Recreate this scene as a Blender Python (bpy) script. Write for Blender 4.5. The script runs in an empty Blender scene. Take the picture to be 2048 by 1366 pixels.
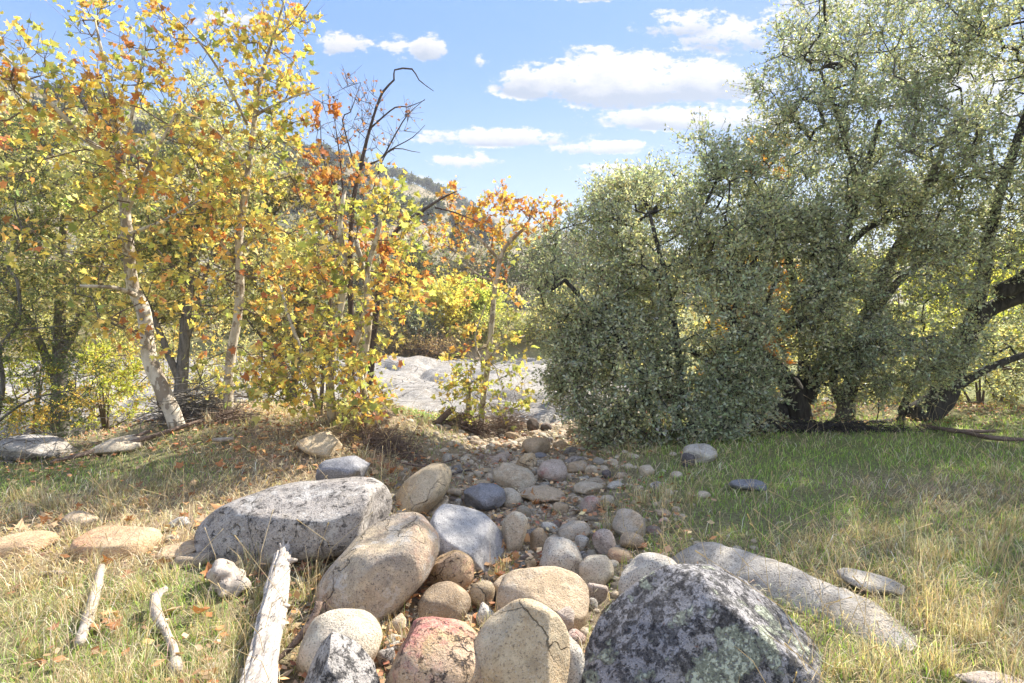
import bpy, math, random
import numpy as np
from mathutils import Vector, Matrix

# ------------------------------------------------------------------ camera, sky, sun, exposure
SC = bpy.context.scene
COL = SC.collection
CAM = np.array([0.0, 0.0, 1.65])
FPX = 1138.0
PITCH = math.atan(43 / FPX)
cam_data = bpy.data.cameras.new('camera')
cam_data.sensor_width = 36
cam_data.lens = 36 * FPX / 2048
cam_data.clip_start = 0.05
cam_data.clip_end = 6000
cam = bpy.data.objects.new('camera', cam_data)
cam.location = CAM
cam.rotation_euler = (math.pi / 2 - PITCH, 0, 0)
COL.objects.link(cam)
SC.camera = cam

SUN_AZ, SUN_EL = math.radians(49), math.radians(43)   # azimuth clockwise from +Y
SKY_STRENGTH, SUN_STRENGTH, EXPOSURE = 0.15, 3.0, 2.2
SC.view_settings.view_transform = 'Standard'
SC.view_settings.look = 'None'
SC.view_settings.exposure = EXPOSURE
SC.view_settings.gamma = 1
SC.view_settings.use_curve_mapping = False
SC.cycles.max_bounces = 6
SC.cycles.diffuse_bounces = 4
SC.cycles.glossy_bounces = 2
SC.cycles.transmission_bounces = 4
SC.cycles.sample_clamp_indirect = 6
SC.cycles.use_denoising = True

sun_data = bpy.data.lights.new('sun', 'SUN')
sun_data.energy = SUN_STRENGTH
sun_data.angle = math.radians(0.5)
sun_data.color = (1.0, 0.94, 0.84)
sun = bpy.data.objects.new('sun', sun_data)
SUND = np.array([math.sin(SUN_AZ) * math.cos(SUN_EL), math.cos(SUN_AZ) * math.cos(SUN_EL), math.sin(SUN_EL)])
sun.rotation_euler = Vector(SUND).to_track_quat('Z', 'Y').to_euler()
sun.location = (10, 10, 20)
COL.objects.link(sun)


class V:
    """tiny expression builder for Math nodes"""
    def __init__(s, nt, sock): s.nt, s.sock = nt, sock
    def op(s, o, *a):
        n = s.nt.nodes.new('ShaderNodeMath'); n.operation = o
        for i, x in enumerate((s,) + a):
            if isinstance(x, V): s.nt.links.new(x.sock, n.inputs[i])
            else: n.inputs[i].default_value = x
        return V(s.nt, n.outputs[0])
    def __add__(s, o): return s.op('ADD', o)
    __radd__ = __add__
    def __mul__(s, o): return s.op('MULTIPLY', o)
    __rmul__ = __mul__
    def __sub__(s, o): return s.op('SUBTRACT', o)
    def __rsub__(s, o): return (s * -1.0) + o
    def __truediv__(s, o): return s.op('DIVIDE', o)
    def max(s, o): return s.op('MAXIMUM', o)
    def min(s, o): return s.op('MINIMUM', o)
    def step(s, a, b):
        n = s.nt.nodes.new('ShaderNodeMapRange'); n.interpolation_type = 'SMOOTHSTEP'
        s.nt.links.new(s.sock, n.inputs[0]); n.inputs[1].default_value = a; n.inputs[2].default_value = b
        return V(s.nt, n.outputs[0])


def mixc(nt, fac, a, b, mode='MIX'):
    n = nt.nodes.new('ShaderNodeMix'); n.data_type = 'RGBA'; n.blend_type = mode
    ins = [n.inputs[0], n.inputs[6], n.inputs[7]]
    for sck, x in zip(ins, (fac, a, b)):
        if isinstance(x, V): x = x.sock
        if hasattr(x, 'is_output'): nt.links.new(x, sck)
        elif isinstance(x, (tuple, list)): sck.default_value = tuple(x) + ((1,) if len(x) == 3 else ())
        else: sck.default_value = x
    return n.outputs[2]


def noise(nt, vec, scale, detail=4, rough=0.55, dist=0.0):
    n = nt.nodes.new('ShaderNodeTexNoise')
    n.inputs['Scale'].default_value = scale; n.inputs['Detail'].default_value = detail
    n.inputs['Roughness'].default_value = rough; n.inputs['Distortion'].default_value = dist
    nt.links.new(vec, n.inputs['Vector'])
    return V(nt, n.outputs['Fac'])


world = bpy.data.worlds.new('World'); SC.world = world; world.use_nodes = True
wt = world.node_tree
for n in list(wt.nodes): wt.nodes.remove(n)
sky = wt.nodes.new('ShaderNodeTexSky'); sky.sky_type = 'NISHITA'; sky.sun_disc = False
sky.sun_elevation = SUN_EL; sky.sun_rotation = SUN_AZ
sky.altitude = 300; sky.air_density = 1.0; sky.dust_density = 0.6; sky.ozone_density = 2.0
tc = wt.nodes.new('ShaderNodeTexCoord')
sep = wt.nodes.new('ShaderNodeSeparateXYZ'); wt.links.new(tc.outputs['Generated'], sep.inputs[0])
X, Y, Z = (V(wt, sep.outputs[i]) for i in range(3))
Yc = Y.max(0.05)
U, W = X / Yc, Z / Yc
# world-direction coordinates for the clouds of the northern sky: u = east / north, w = up / north
cmb = wt.nodes.new('ShaderNodeCombineXYZ')
wt.links.new(U.sock, cmb.inputs[0]); wt.links.new((W * 1.7).sock, cmb.inputs[1])
nb = noise(wt, cmb.outputs[0], 7, 5, 0.62)
nf = noise(wt, cmb.outputs[0], 24, 6, 0.7)
nh = noise(wt, cmb.outputs[0], 80, 3, 0.6)
CLOUDS = [  # px, py, half width, half height, weight
    (1085, 176, 105, 48, 1.4), (1230, 178, 150, 72, 1.9), (1390, 178, 135, 52, 1.5), (1370, 248, 190, 30, 1.3),
    (1345, 68, 90, 34, .7), (1450, 90, 120, 42, .75), (1570, 115, 100, 45, .7), (1180, 2, 120, 24, 1.2), (695, 104, 52, 30, 1.1),
    (862, 112, 42, 32, 1.3), (1568, 15, 34, 17, .6), (1010, 284, 175, 22, 1.1), (1190, 301, 105, 18, 1.0),
    (935, 329, 66, 20, .9), (1190, 340, 80, 8, .4), (962, 134, 20, 12, .3), (845, 367, 45, 10, .3), (470, 60, 70, 25, .6),
    (1700, 30, 160, 60, .9), (1900, 190, 200, 70, .9), (790, 110, 30, 20, .25), (2300, 100, 220, 70, 1), (-200, 60, 160, 40, .8)]
cov, shade = None, None
for (cx, cy, a, b, w) in CLOUDS:
    u0, v0 = (cx - 1024) / FPX, (640 - cy) / FPX
    du = (U - u0) * (FPX / a); dv = (W - v0) * (FPX / b)
    below = dv.op('LESS_THAN', 0.0)
    dv2 = dv * (below * 0.45 + 1.0)          # flat bases
    m = (1.0 - (du * du + dv2 * dv2)) * w
    m = m.max(-1.5)
    sh = (dv * -1.4 + 0.55 + (nb - .5) * 2.0 + (nf - .5) * 1.6) * m.step(-0.1, .5) * min(1, .35 + b / 60)
    cov = m if cov is None else cov.max(m)
    shade = sh if shade is None else shade.max(sh)
cov2 = cov + (nb - 0.5) * 4.2 + (nf - 0.5) * 4.0 + (nh - 0.5) * 2.4
cloud = cov2.step(-0.15, 0.75) * Y.step(0.05, 0.2) * 0.96
# elsewhere: unseen scattered clouds on the remaining dome, coverage and brightness raised for fill light
mp = wt.nodes.new('ShaderNodeMapping'); mp.inputs['Scale'].default_value = (1, 1, 2.4)
wt.links.new(tc.outputs['Generated'], mp.inputs['Vector'])
fill_clouds = noise(wt, mp.outputs[0], 3.2, 6, 0.6).step(0.47, 0.62) * (1.0 - Y.step(-0.1, 0.25)) * Z.step(0.0, 0.15)
ccol = mixc(wt, (shade * 0.95).max(0.0).min(1.0), (1.45, 1.42, 1.43), (0.70, 0.82, 1.04))
skyc = mixc(wt, 1.0, sky.outputs[0], (3.5, 3.5, 3.6), 'DARKEN')
grad = mixc(wt, Z.step(0.0, 0.46), (.84, 1.17, 1.44), (0.22, 0.55, 1.36))
skyc = mixc(wt, 0.95, skyc, grad)
final = mixc(wt, cloud, skyc, ccol)
final = mixc(wt, fill_clouds * 0.85, final, (4.2, 4.0, 3.8))  # unseen clouds far brighter than those in view, as added fill
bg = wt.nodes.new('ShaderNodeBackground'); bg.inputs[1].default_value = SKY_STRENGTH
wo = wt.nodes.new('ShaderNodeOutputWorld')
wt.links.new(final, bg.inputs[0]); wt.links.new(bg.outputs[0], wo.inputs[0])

# ------------------------------------------------------------------ numeric helpers
rng = np.random.default_rng(7)


def _hash(ix, iy, iz, seed):
    h = (ix * 374761393 + iy * 668265263 + iz * 2147483647 + seed * 1274126177) & 0xffffffff
    h = ((h ^ (h >> 13)) * 1274126177) & 0xffffffff
    h = h ^ (h >> 16)
    return (h & 0xffff) / 65535.0


def vnoise(p, seed=0):
    p = np.asarray(p, float)
    i = np.floor(p).astype(np.int64); f = p - i
    f = f * f * (3 - 2 * f)
    out = 0
    for dx in (0, 1):
        wx = f[..., 0] if dx else 1 - f[..., 0]
        for dy in (0, 1):
            wy = f[..., 1] if dy else 1 - f[..., 1]
            for dz in (0, 1):
                wz = f[..., 2] if dz else 1 - f[..., 2]
                out = out + wx * wy * wz * _hash(i[..., 0] + dx, i[..., 1] + dy, i[..., 2] + dz, seed)
    return out * 2 - 1


def fbm(p, oct=4, seed=0, gain=0.5):
    a, s, t = 1.0, 0.0, 0.0
    p = np.asarray(p, float)
    for k in range(oct):
        s = s + a * vnoise(p * 2 ** k + k * 17.3, seed + k); t += a; a *= gain
    return s / t


def n2(x, y, sc, oct=3, seed=0):
    x = np.asarray(x, float); y = np.asarray(y, float)
    return fbm(np.stack([x * sc, y * sc, np.zeros_like(x) + 0.5], -1), oct, seed)


def sst(a, b, x):
    t = np.clip((x - a) / (b - a), 0, 1)
    return t * t * (3 - 2 * t)


def norm(v):
    return v / np.maximum(np.linalg.norm(v, axis=-1, keepdims=True), 1e-9)


def ground_h(x, y):
    x = np.asarray(x, float); y = np.asarray(y, float)
    h = 0.05 * n2(x, y, 0.7, 3, 3) + 0.018 * n2(x, y, 3.5, 2, 5) + .09 * n2(x, y, 1.5, 3, 13) * sst(-1.2, -2.4, x) * sst(5, 6.5, y)
    cx = -0.15 + 0.075 * np.maximum(y - 3.5, 0)
    wdt = np.clip(1.15 - 0.045 * (y - 3), 0.7, 1.3)
    near = 1 - sst(10, 13, y)
    h = h - 0.17 * np.exp(-((x - cx) / wdt) ** 4) * near * sst(0.5, 2, y)
    bank = sst(-0.9, -2.2, x) * sst(4.6, 7.2, y + 0.28 * np.minimum(x + 2, 0)) 
    h = h + 0.30 * bank * (1 - sst(8.6, 11.5, y))
    h = h + 0.26 * np.exp(-(((x + 1.75) / 0.75) ** 2 + ((y - 7.6) / 0.8) ** 2))
    h = h + 0.12 * np.exp(-(((x - 6.5) / 3) ** 2 + ((y - 10.2) / 1.2) ** 2))
    h = h + 0.10 * sst(0.8, 2.4, x) * (1 - sst(8, 12, y))
    lft = 1 - sst(3.0, 7.0, x)
    h = h - (0.45 + 0.8 * lft) * sst(9.3, 14.5, y)
    h = h - 0.9 * sst(-4.8, -6.8, x) * sst(6.3, 8.5, y) * (1 - sst(9.3, 14.5, y))
    h = h + 2.6 * sst(31, 42, y) + 1.3 * sst(42, 60, y)
    h = h + 0.5 * n2(x, y, 0.12, 3, 9) * sst(28, 45, y)
    return h


CP, SP = math.cos(PITCH), math.sin(PITCH)


def ray(px, py):
    u, v = (px - 1024) / FPX, (683 - py) / FPX
    return np.array([u, CP + v * SP, -SP + v * CP])


def P(px, py, D):
    d = ray(px, py)
    return CAM + d * (D / d[1])


_YS = np.geomspace(1.2, 60, 2500)


def at(px, py, lift=0.0):
    d = ray(px, py)
    pts = CAM + d[None] * (_YS / d[1])[:, None]
    below = pts[:, 2] < ground_h(pts[:, 0], pts[:, 1]) + lift
    i = int(np.argmax(below)) if below.any() else len(_YS) - 1
    return pts[i]


def on_ground(x, y, dz=0.0):
    return np.array([x, y, float(ground_h(x, y)) + dz])


def proj(p):
    q = np.asarray(p) - CAM
    dep = q[..., 1] * CP - q[..., 2] * SP
    up = q[..., 1] * SP + q[..., 2] * CP
    return 1024 + FPX * q[..., 0] / dep, 683 - FPX * up / dep


# ------------------------------------------------------------------ mesh and tagging helpers
def mesh_from(name, verts, faces, mat=None, cols=None, smooth=False):
    verts = np.ascontiguousarray(verts, dtype=np.float32).reshape(-1, 3)
    if isinstance(faces, np.ndarray): faces = [faces]
    faces = [np.asarray(f, dtype=np.int32) for f in faces if len(f)]
    me = bpy.data.meshes.new(name)
    me.vertices.add(len(verts)); me.vertices.foreach_set('co', verts.ravel())
    loops = np.concatenate([f.ravel() for f in faces])
    sizes = np.concatenate([np.full(len(f), f.shape[1], np.int32) for f in faces])
    starts = np.concatenate([[0], np.cumsum(sizes)[:-1]]).astype(np.int32)
    me.loops.add(len(loops)); me.loops.foreach_set('vertex_index', loops)
    me.polygons.add(len(sizes)); me.polygons.foreach_set('loop_start', starts)
    if smooth: me.polygons.foreach_set('use_smooth', np.ones(len(sizes), bool))
    me.update(calc_edges=True)
    if cols is not None:
        at_ = me.color_attributes.new('Col', 'FLOAT_COLOR', 'POINT')
        c = np.ones((len(verts), 4), np.float32); c[:, :3] = cols
        at_.data.foreach_set('color', c.ravel())
    if mat: me.materials.append(mat)
    return me


def tag(o, label=None, cat=None, group=None, kind=None):
    if label: o['label'] = label
    if cat: o['category'] = cat
    if group: o['group'] = group
    if kind: o['kind'] = kind
    return o


def link(name, me, loc=(0, 0, 0), parent=None):
    o = bpy.data.objects.new(name, me); COL.objects.link(o)
    o.location = loc
    if parent is not None: o.parent = parent
    return o


def empty(name, loc, label, cat, group=None):
    o = bpy.data.objects.new(name, None); COL.objects.link(o)
    o.location = Vector([float(a) for a in loc]); o.empty_display_size = 0.1
    return tag(o, label, cat, group)


def catmull(pts, seg):
    pts = np.asarray(pts, float)
    q = np.vstack([2 * pts[0] - pts[1], pts, 2 * pts[-1] - pts[-2]])
    out = []
    for i in range(1, len(q) - 2):
        L = np.linalg.norm(q[i + 1, :3] - q[i, :3]); k = max(2, int(L / seg))
        t = np.linspace(0, 1, k, endpoint=False)[:, None]
        a, b, c, d = q[i - 1], q[i], q[i + 1], q[i + 2]
        out.append(0.5 * (2 * b + (c - a) * t + (2 * a - 5 * b + 4 * c - d) * t ** 2 + (3 * b - a - 3 * c + d) * t ** 3))
    out.append(q[-2][None])
    return np.vstack(out)


def tube(path, rad, sides=10, lump=0.0, seed=0, cap=True, ridge=None):
    path = np.asarray(path, float); n = len(path)
    T = norm(np.gradient(path, axis=0))
    ref = np.array([0.3, 0.9, 0.2]) if abs(T[0][2]) > .7 else np.array([0, 0, 1.0])
    A = norm(np.cross(T, ref)); B = np.cross(T, A)
    ang = np.linspace(0, 2 * np.pi, sides, endpoint=False)
    ring = A[:, None, :] * np.cos(ang)[None, :, None] + B[:, None, :] * np.sin(ang)[None, :, None]
    r = np.asarray(rad, float)[:, None] * np.ones((1, sides))
    if lump:
        pp = (path[:, None, :] + ring * r[..., None])
        r = r * (1 + lump * fbm(pp * (0.5 / max(rad[0], .01)) + seed, 3, seed))
    if ridge:
        k, amp = ridge
        r = r * (1 + amp * vnoise(np.stack([np.cos(ang) * k + np.zeros((n, 1)), np.sin(ang) * k + np.zeros((n, 1)), np.linspace(0, 2.5, n)[:, None] + np.zeros((1, sides))], -1), seed))
    v = (path[:, None, :] + ring * r[..., None]).reshape(-1, 3)
    i = np.arange(n - 1)[:, None] * sides; j = np.arange(sides)[None]; j2 = (j + 1) % sides
    f = np.stack([i + j, i + j2, i + sides + j2, i + sides + j], -1).reshape(-1, 4)
    tri = np.zeros((0, 3), int)
    if cap:
        b0 = len(v); v = np.vstack([v, path[0], path[-1]])
        j = np.arange(sides); j2 = (j + 1) % sides
        tri = np.vstack([np.stack([np.full(sides, b0), j2, j], -1),
                         np.stack([np.full(sides, b0 + 1), (n - 1) * sides + j, (n - 1) * sides + j2], -1)])
    return v, f, tri


def cones(A, B, ra, rb, sides=4):
    """many truncated cones at once"""
    A = np.asarray(A); B = np.asarray(B)
    T = norm(B - A)
    ref = np.where(np.abs(T[:, 2:3]) > .8, np.array([[1.0, 0, 0]]), np.array([[0, 0, 1.0]]))
    S = norm(np.cross(T, ref)); Q = np.cross(T, S)
    ang = np.linspace(0, 2 * np.pi, sides, endpoint=False)
    ring = S[:, None] * np.cos(ang)[None, :, None] + Q[:, None] * np.sin(ang)[None, :, None]
    va = A[:, None] + ring * np.asarray(ra).reshape(-1, 1, 1); vb = B[:, None] + ring * np.asarray(rb).reshape(-1, 1, 1)
    v = np.concatenate([va, vb], 1).reshape(-1, 3)
    base = np.arange(len(A))[:, None] * 2 * sides; j = np.arange(sides)[None]; j2 = (j + 1) % sides
    f = np.stack([base + j, base + j2, base + sides + j2, base + sides + j], -1).reshape(-1, 4)
    return v, f


def join(parts):
    vs, f4, f3, off = [], [], [], 0
    for v, f, t in parts:
        vs.append(v)
        if f is not None and len(f): f4.append(f + off)
        if t is not None and len(t): f3.append(t + off)
        off += len(v)
    return np.vstack(vs), [np.vstack(a) for a in (f4, f3) if a]


# ------------------------------------------------------------------ materials
def new_mat(name, rough=0.85, spec=0.25):
    m = bpy.data.materials.new(name); m.use_nodes = True
    nt = m.node_tree; b = nt.nodes['Principled BSDF']
    b.inputs['Roughness'].default_value = rough; b.inputs['Specular IOR Level'].default_value = spec
    return m, nt, b


def obj_coords(nt, rand=True):
    t = nt.nodes.new('ShaderNodeTexCoord')
    if not rand: return t.outputs['Object']
    oi = nt.nodes.new('ShaderNodeObjectInfo')
    m = nt.nodes.new('ShaderNodeVectorMath'); m.operation = 'MULTIPLY_ADD'
    cb = nt.nodes.new('ShaderNodeCombineXYZ')
    r = V(nt, oi.outputs['Random'])
    nt.links.new((r * 37.0).sock, cb.inputs[0]); nt.links.new((r * 91.0).sock, cb.inputs[1]); nt.links.new((r * 13.0).sock, cb.inputs[2])
    m.inputs[1].default_value = (1, 1, 1)
    nt.links.new(t.outputs['Object'], m.inputs[0]); nt.links.new(cb.outputs[0], m.inputs[2])
    return m.outputs[0]


def bump(nt, b, h, strength, dist):
    n = nt.nodes.new('ShaderNodeBump'); n.inputs['Strength'].default_value = strength; n.inputs['Distance'].default_value = dist
    nt.links.new(h.sock, n.inputs['Height']); nt.links.new(n.outputs[0], b.inputs['Normal'])


def voronoi(nt, vec, scale, feature='F1', out='Distance'):
    n = nt.nodes.new('ShaderNodeTexVoronoi'); n.feature = feature; n.inputs['Scale'].default_value = scale
    nt.links.new(vec, n.inputs['Vector'])
    return V(nt, n.outputs[out])


def rock_mat(name, c1, c2, c3=None, dark=0.25, lichen=0.0, pale=0.0, black=0.0, fine=1.0, crack=0.0, stain=0.5, cs=1.3, cw=.0065):
    m, nt, b = new_mat(name, 0.88, 0.2)
    v = obj_coords(nt)
    big = noise(nt, v, 2.6, 4, 0.6)
    col = mixc(nt, big.step(0.36, 0.66), c1, c2)
    if c3: col = mixc(nt, ((noise(nt, v, 1.7, 6, 0.62, 0.5) + (noise(nt, v, 22, 4, .7) - .5) * .35).step(0.47, 0.66) * stain * 1.5).min(1.0), col, c3)
    mid = noise(nt, v, 16, 5, 0.7)
    col = mixc(nt, mid.step(0.45, 0.75) * 0.55, col, tuple(min(0.8, x * 1.45 + 0.03) for x in c1))
    col = mixc(nt, (1.0 - noise(nt, v, 9, 5, 0.65).step(0.30, 0.52)) * 0.5, col, tuple(x * 0.45 for x in c2))
    spk = noise(nt, v, 95 * fine, 3, 0.75)                       # crystals of the granite
    col = mixc(nt, spk.step(0.54, 0.64) * (0.45 + dark * .8), col, (0.035, 0.033, 0.035))
    spw = noise(nt, v, 120 * fine, 3, 0.7)
    col = mixc(nt, spw.step(0.58, 0.68) * 0.4, col, (0.72, 0.69, 0.64))
    h = mid * 0.6 + big * 0.8 + spk * 0.35
    if black:
        bl = noise(nt, v, 17, 9, 0.8, 0.2).step(0.56 - 0.10 * black, 0.62 - 0.06 * black)
        sp = voronoi(nt, v, 38).step(0.5, 0.2)
        bl2 = bl * (0.55 + noise(nt, v, 45, 3).step(0.35, 0.6) * 0.4)
        col = mixc(nt, bl2, col, (0.035, 0.034, 0.038))
        h = h + bl * 0.5
    if pale:
        pl = noise(nt, v, 5.0, 6, 0.68, 0.3).step(0.52, 0.60) * noise(nt, v, 30, 3).step(0.3, 0.55)
        col = mixc(nt, pl * pale, col, (0.62, 0.59, 0.54))
    if lichen:
        ll = noise(nt, v, 4.6, 6, 0.6, 0.2).step(0.555, 0.59) * noise(nt, v, 60, 3).step(0.3, 0.5)
        col = mixc(nt, ll * lichen, col, (0.50, 0.53, 0.40))
        h = h + ll * 0.8
        rs = noise(nt, v, 11, 4, 0.6, 0.3).step(0.68, 0.72)
        col = mixc(nt, rs * 0.6, col, (0.26, 0.11, 0.06))
    if crack:
        wv = nt.nodes.new('ShaderNodeTexVoronoi'); wv.feature = 'DISTANCE_TO_EDGE'; wv.inputs['Scale'].default_value = cs
        dn = nt.nodes.new('ShaderNodeTexNoise'); dn.inputs['Scale'].default_value = 1.9 * cs; dn.inputs['Detail'].default_value = 5
        nt.links.new(v, dn.inputs['Vector'])
        vm = nt.nodes.new('ShaderNodeVectorMath'); vm.operation = 'MULTIPLY_ADD'; vm.inputs[1].default_value = (.55, .55, .55)
        nt.links.new(dn.outputs['Color'], vm.inputs[0]); nt.links.new(v, vm.inputs[2]); nt.links.new(vm.outputs[0], wv.inputs['Vector'])
        cr = 1.0 - V(nt, wv.outputs['Distance']).step(0.0, cw)
        cr = cr * noise(nt, v, 1.4 * cs, 2).step(0.45, 0.55)
        col = mixc(nt, cr * (crack * .55), col, (0.09, 0.07, 0.055)); h = h - cr * 1.2
    nt.links.new(col, b.inputs['Base Color'])
    bump(nt, b, h, 1.0, 0.035)
    return m


ROCK = {
    'grey': rock_mat('grey_granite', (0.40, 0.36, 0.32), (0.29, 0.26, 0.235), (0.42, 0.36, 0.28), dark=.38, pale=.55, black=.04, crack=.5),
    'bluegrey': rock_mat('bluish_granite', (0.28, 0.275, 0.285), (0.23, 0.23, 0.245), None, dark=.25),
    'whiteblue': rock_mat('pale_bluish_granite', (0.50, 0.475, 0.45), (0.41, 0.395, 0.38), None, dark=.3, pale=.3),
    'buff': rock_mat('buff_granite', (0.56, 0.45, 0.30), (0.48, 0.37, 0.235), (0.56, 0.38, 0.20), dark=.15, crack=.7),
    'tan': rock_mat('tan_granite', (0.52, 0.40, 0.27), (0.44, 0.33, 0.21), (0.52, 0.47, 0.39), dark=.15),
    'cream': rock_mat('cream_granite', (0.60, 0.51, 0.39), (0.52, 0.43, 0.31), (0.52, 0.40, 0.27), dark=.2),
    'brown': rock_mat('brown_granite', (0.40, 0.30, 0.195), (0.33, 0.24, 0.15), (0.38, 0.32, 0.24), dark=.2),
    'pink': rock_mat('pink_granite', (0.50, 0.41, 0.34), (0.42, 0.34, 0.27), (0.44, 0.20, 0.17), dark=.2, stain=.6, crack=.4),
    'rosy': rock_mat('rose_quartz_granite', (0.52, 0.37, 0.25), (0.50, 0.35, 0.17), (0.45, 0.17, 0.15), dark=.25, black=.1, stain=.62, crack=.8),
    'orange': rock_mat('orange_stained_granite', (0.60, 0.40, 0.23), (0.58, 0.43, 0.27), (0.45, 0.22, 0.12), dark=.12, stain=.45),
    'multi': rock_mat('mottled_granite', (0.52, 0.41, 0.27), (0.33, 0.285, 0.24), (0.50, 0.32, 0.22), dark=.35, pale=.5, crack=.6),
    'white': rock_mat('white_speckled_granite', (0.58, 0.53, 0.45), (0.50, 0.44, 0.36), (0.46, 0.38, 0.29), dark=.45),
    'dark': rock_mat('dark_stone', (0.16, 0.135, 0.12), (0.11, 0.10, 0.10), (0.2, 0.13, 0.1), dark=.2),
    'lichen': rock_mat('lichened_dark_granite', (0.34, 0.32, 0.315), (0.24, 0.23, 0.23), None, dark=.45, lichen=.9, black=.68, pale=.3),
    'spot': rock_mat('dark_spotted_granite', (0.40, 0.37, 0.34), (0.32, 0.30, 0.28), (0.46, 0.32, 0.23), dark=.4, black=.35, pale=.3),
    'ridge': rock_mat('buried_ridge_granite', (0.44, 0.40, 0.34), (0.34, 0.31, 0.27), (0.46, 0.39, 0.29), dark=.35, pale=.3),
    'ledge': rock_mat('river_ledge_granite', (0.31, 0.285, 0.25), (0.23, 0.21, 0.185), (0.28, 0.24, 0.19), dark=.4, fine=.25, pale=.3, crack=.7, cs=.42, cw=.018),
}


def leaf_mat(name, trans=0.45, rough=0.5, boost=1.0, spec=0.3):
    m, nt, b = new_mat(name, rough, spec)
    a = nt.nodes.new('ShaderNodeVertexColor'); a.layer_name = 'Col'
    nt.links.new(a.outputs[0], b.inputs['Base Color'])
    tr = nt.nodes.new('ShaderNodeBsdfTranslucent')
    tcx = mixc(nt, 1.0, a.outputs[0], (1.35 * boost, 1.3 * boost, 0.75 * boost), 'MULTIPLY')
    nt.links.new(tcx, tr.inputs[0])
    mx = nt.nodes.new('ShaderNodeMixShader'); mx.inputs[0].default_value = trans
    nt.links.new(b.outputs[0], mx.inputs[1]); nt.links.new(tr.outputs[0], mx.inputs[2])
    nt.links.new(mx.outputs[0], nt.nodes['Material Output'].inputs[0])
    return m


M_OAKLEAF = leaf_mat('oak_leaf', 0.45, 0.42, 1.15, 0.5)
M_OLIVE = leaf_mat('olive_leaf', 0.55, 0.5, 1.3, 0.35)
M_SYC = leaf_mat('sycamore_leaf', 0.46, 0.55, 1.15)
M_GRASS = leaf_mat('grass_blade', 0.35, 0.6, 1.1)
M_DRYLEAF = leaf_mat('fallen_leaf', 0.15, 0.8, 1.0, .1)


def bark_mat(name, c1, c2, c3=None, scale=14, patch=False, stretch=4.0):
    m, nt, b = new_mat(name, 0.9, 0.15)
    t = nt.nodes.new('ShaderNodeTexCoord')
    mp = nt.nodes.new('ShaderNodeMapping'); mp.inputs['Scale'].default_value = (1, 1, 1 / stretch)
    nt.links.new(t.outputs['Object'], mp.inputs['Vector'])
    f = noise(nt, mp.outputs[0], scale, 5, 0.65, 0.3)
    col = mixc(nt, f.step(0.35, 0.65), c1, c2)
    h = f
    if c3:
        p = noise(nt, mp.outputs[0], 9 if patch else 4, 4, 0.6, 0.4).step(0.50, 0.56)
        col = mixc(nt, p * 0.85, col, c3); h = h - p * 0.4
    fn = noise(nt, t.outputs['Object'], 90, 2)
    col = mixc(nt, fn.step(0.55, 0.7) * 0.35, col, tuple(x * 0.3 for x in c1))
    nt.links.new(col, b.inputs['Base Color'])
    bump(nt, b, h, 0.8, 0.02)
    return m


M_SYCBARK = bark_mat('sycamore_bark', (0.60, 0.54, 0.44), (0.46, 0.40, 0.31), (0.24, 0.19, 0.14), 10, True, 1.6)
M_TWIG = bark_mat('twig_bark', (0.22, 0.17, 0.125), (0.13, 0.10, 0.08))
M_OAKBARK = bark_mat('oak_bark', (0.085, 0.075, 0.065), (0.035, 0.031, 0.028), None, 22)
M_OAKGREY = bark_mat('grey_oak_bark', (0.20, 0.185, 0.165), (0.10, 0.09, 0.08), None, 20)
M_BARE = bark_mat('dead_branch_bark', (0.13, 0.105, 0.095), (0.07, 0.055, 0.05), None, 22)


def drift_mat(name, c1, c2, dark, axis_scale=(26, 26, 2.2)):
    m, nt, b = new_mat(name, 0.85, 0.15)
    t = nt.nodes.new('ShaderNodeTexCoord')
    mp = nt.nodes.new('ShaderNodeMapping'); mp.inputs['Scale'].default_value = axis_scale
    nt.links.new(t.outputs['Object'], mp.inputs['Vector'])
    g = noise(nt, mp.outputs[0], 1.0, 5, 0.7, 0.5)
    col = mixc(nt, g.step(0.3, 0.7), c1, c2)
    cr = g.step(0.40, 0.33)
    cr2 = noise(nt, mp.outputs[0], 2.2, 3, 0.6, 1.2).step(0.37, 0.32)
    col = mixc(nt, (cr2 * 0.9).max(cr * 0.6), col, dark)
    st = noise(nt, t.outputs['Object'], 12, 6, .7).step(0.52, 0.6)
    col = mixc(nt, st * 0.5, col, tuple(x * 0.4 for x in c2))
    nt.links.new(col, b.inputs['Base Color'])
    bump(nt, b, g - cr2 * 0.8, 1.0, 0.02)
    return m


M_DRIFT = drift_mat('weathered_driftwood', (0.56, 0.50, 0.43), (0.40, 0.345, 0.29), (0.07, 0.05, 0.04), (30, 4, 30))
M_DRIFT2 = drift_mat('barked_deadwood', (0.30, 0.235, 0.18), (0.50, 0.44, 0.37), (0.05, 0.035, 0.03), (14, 8, 14))
M_DRIFT3 = drift_mat('brown_deadwood', (0.26, 0.19, 0.145), (0.17, 0.12, 0.09), (0.04, 0.03, 0.02), (30, 8, 30))

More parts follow.
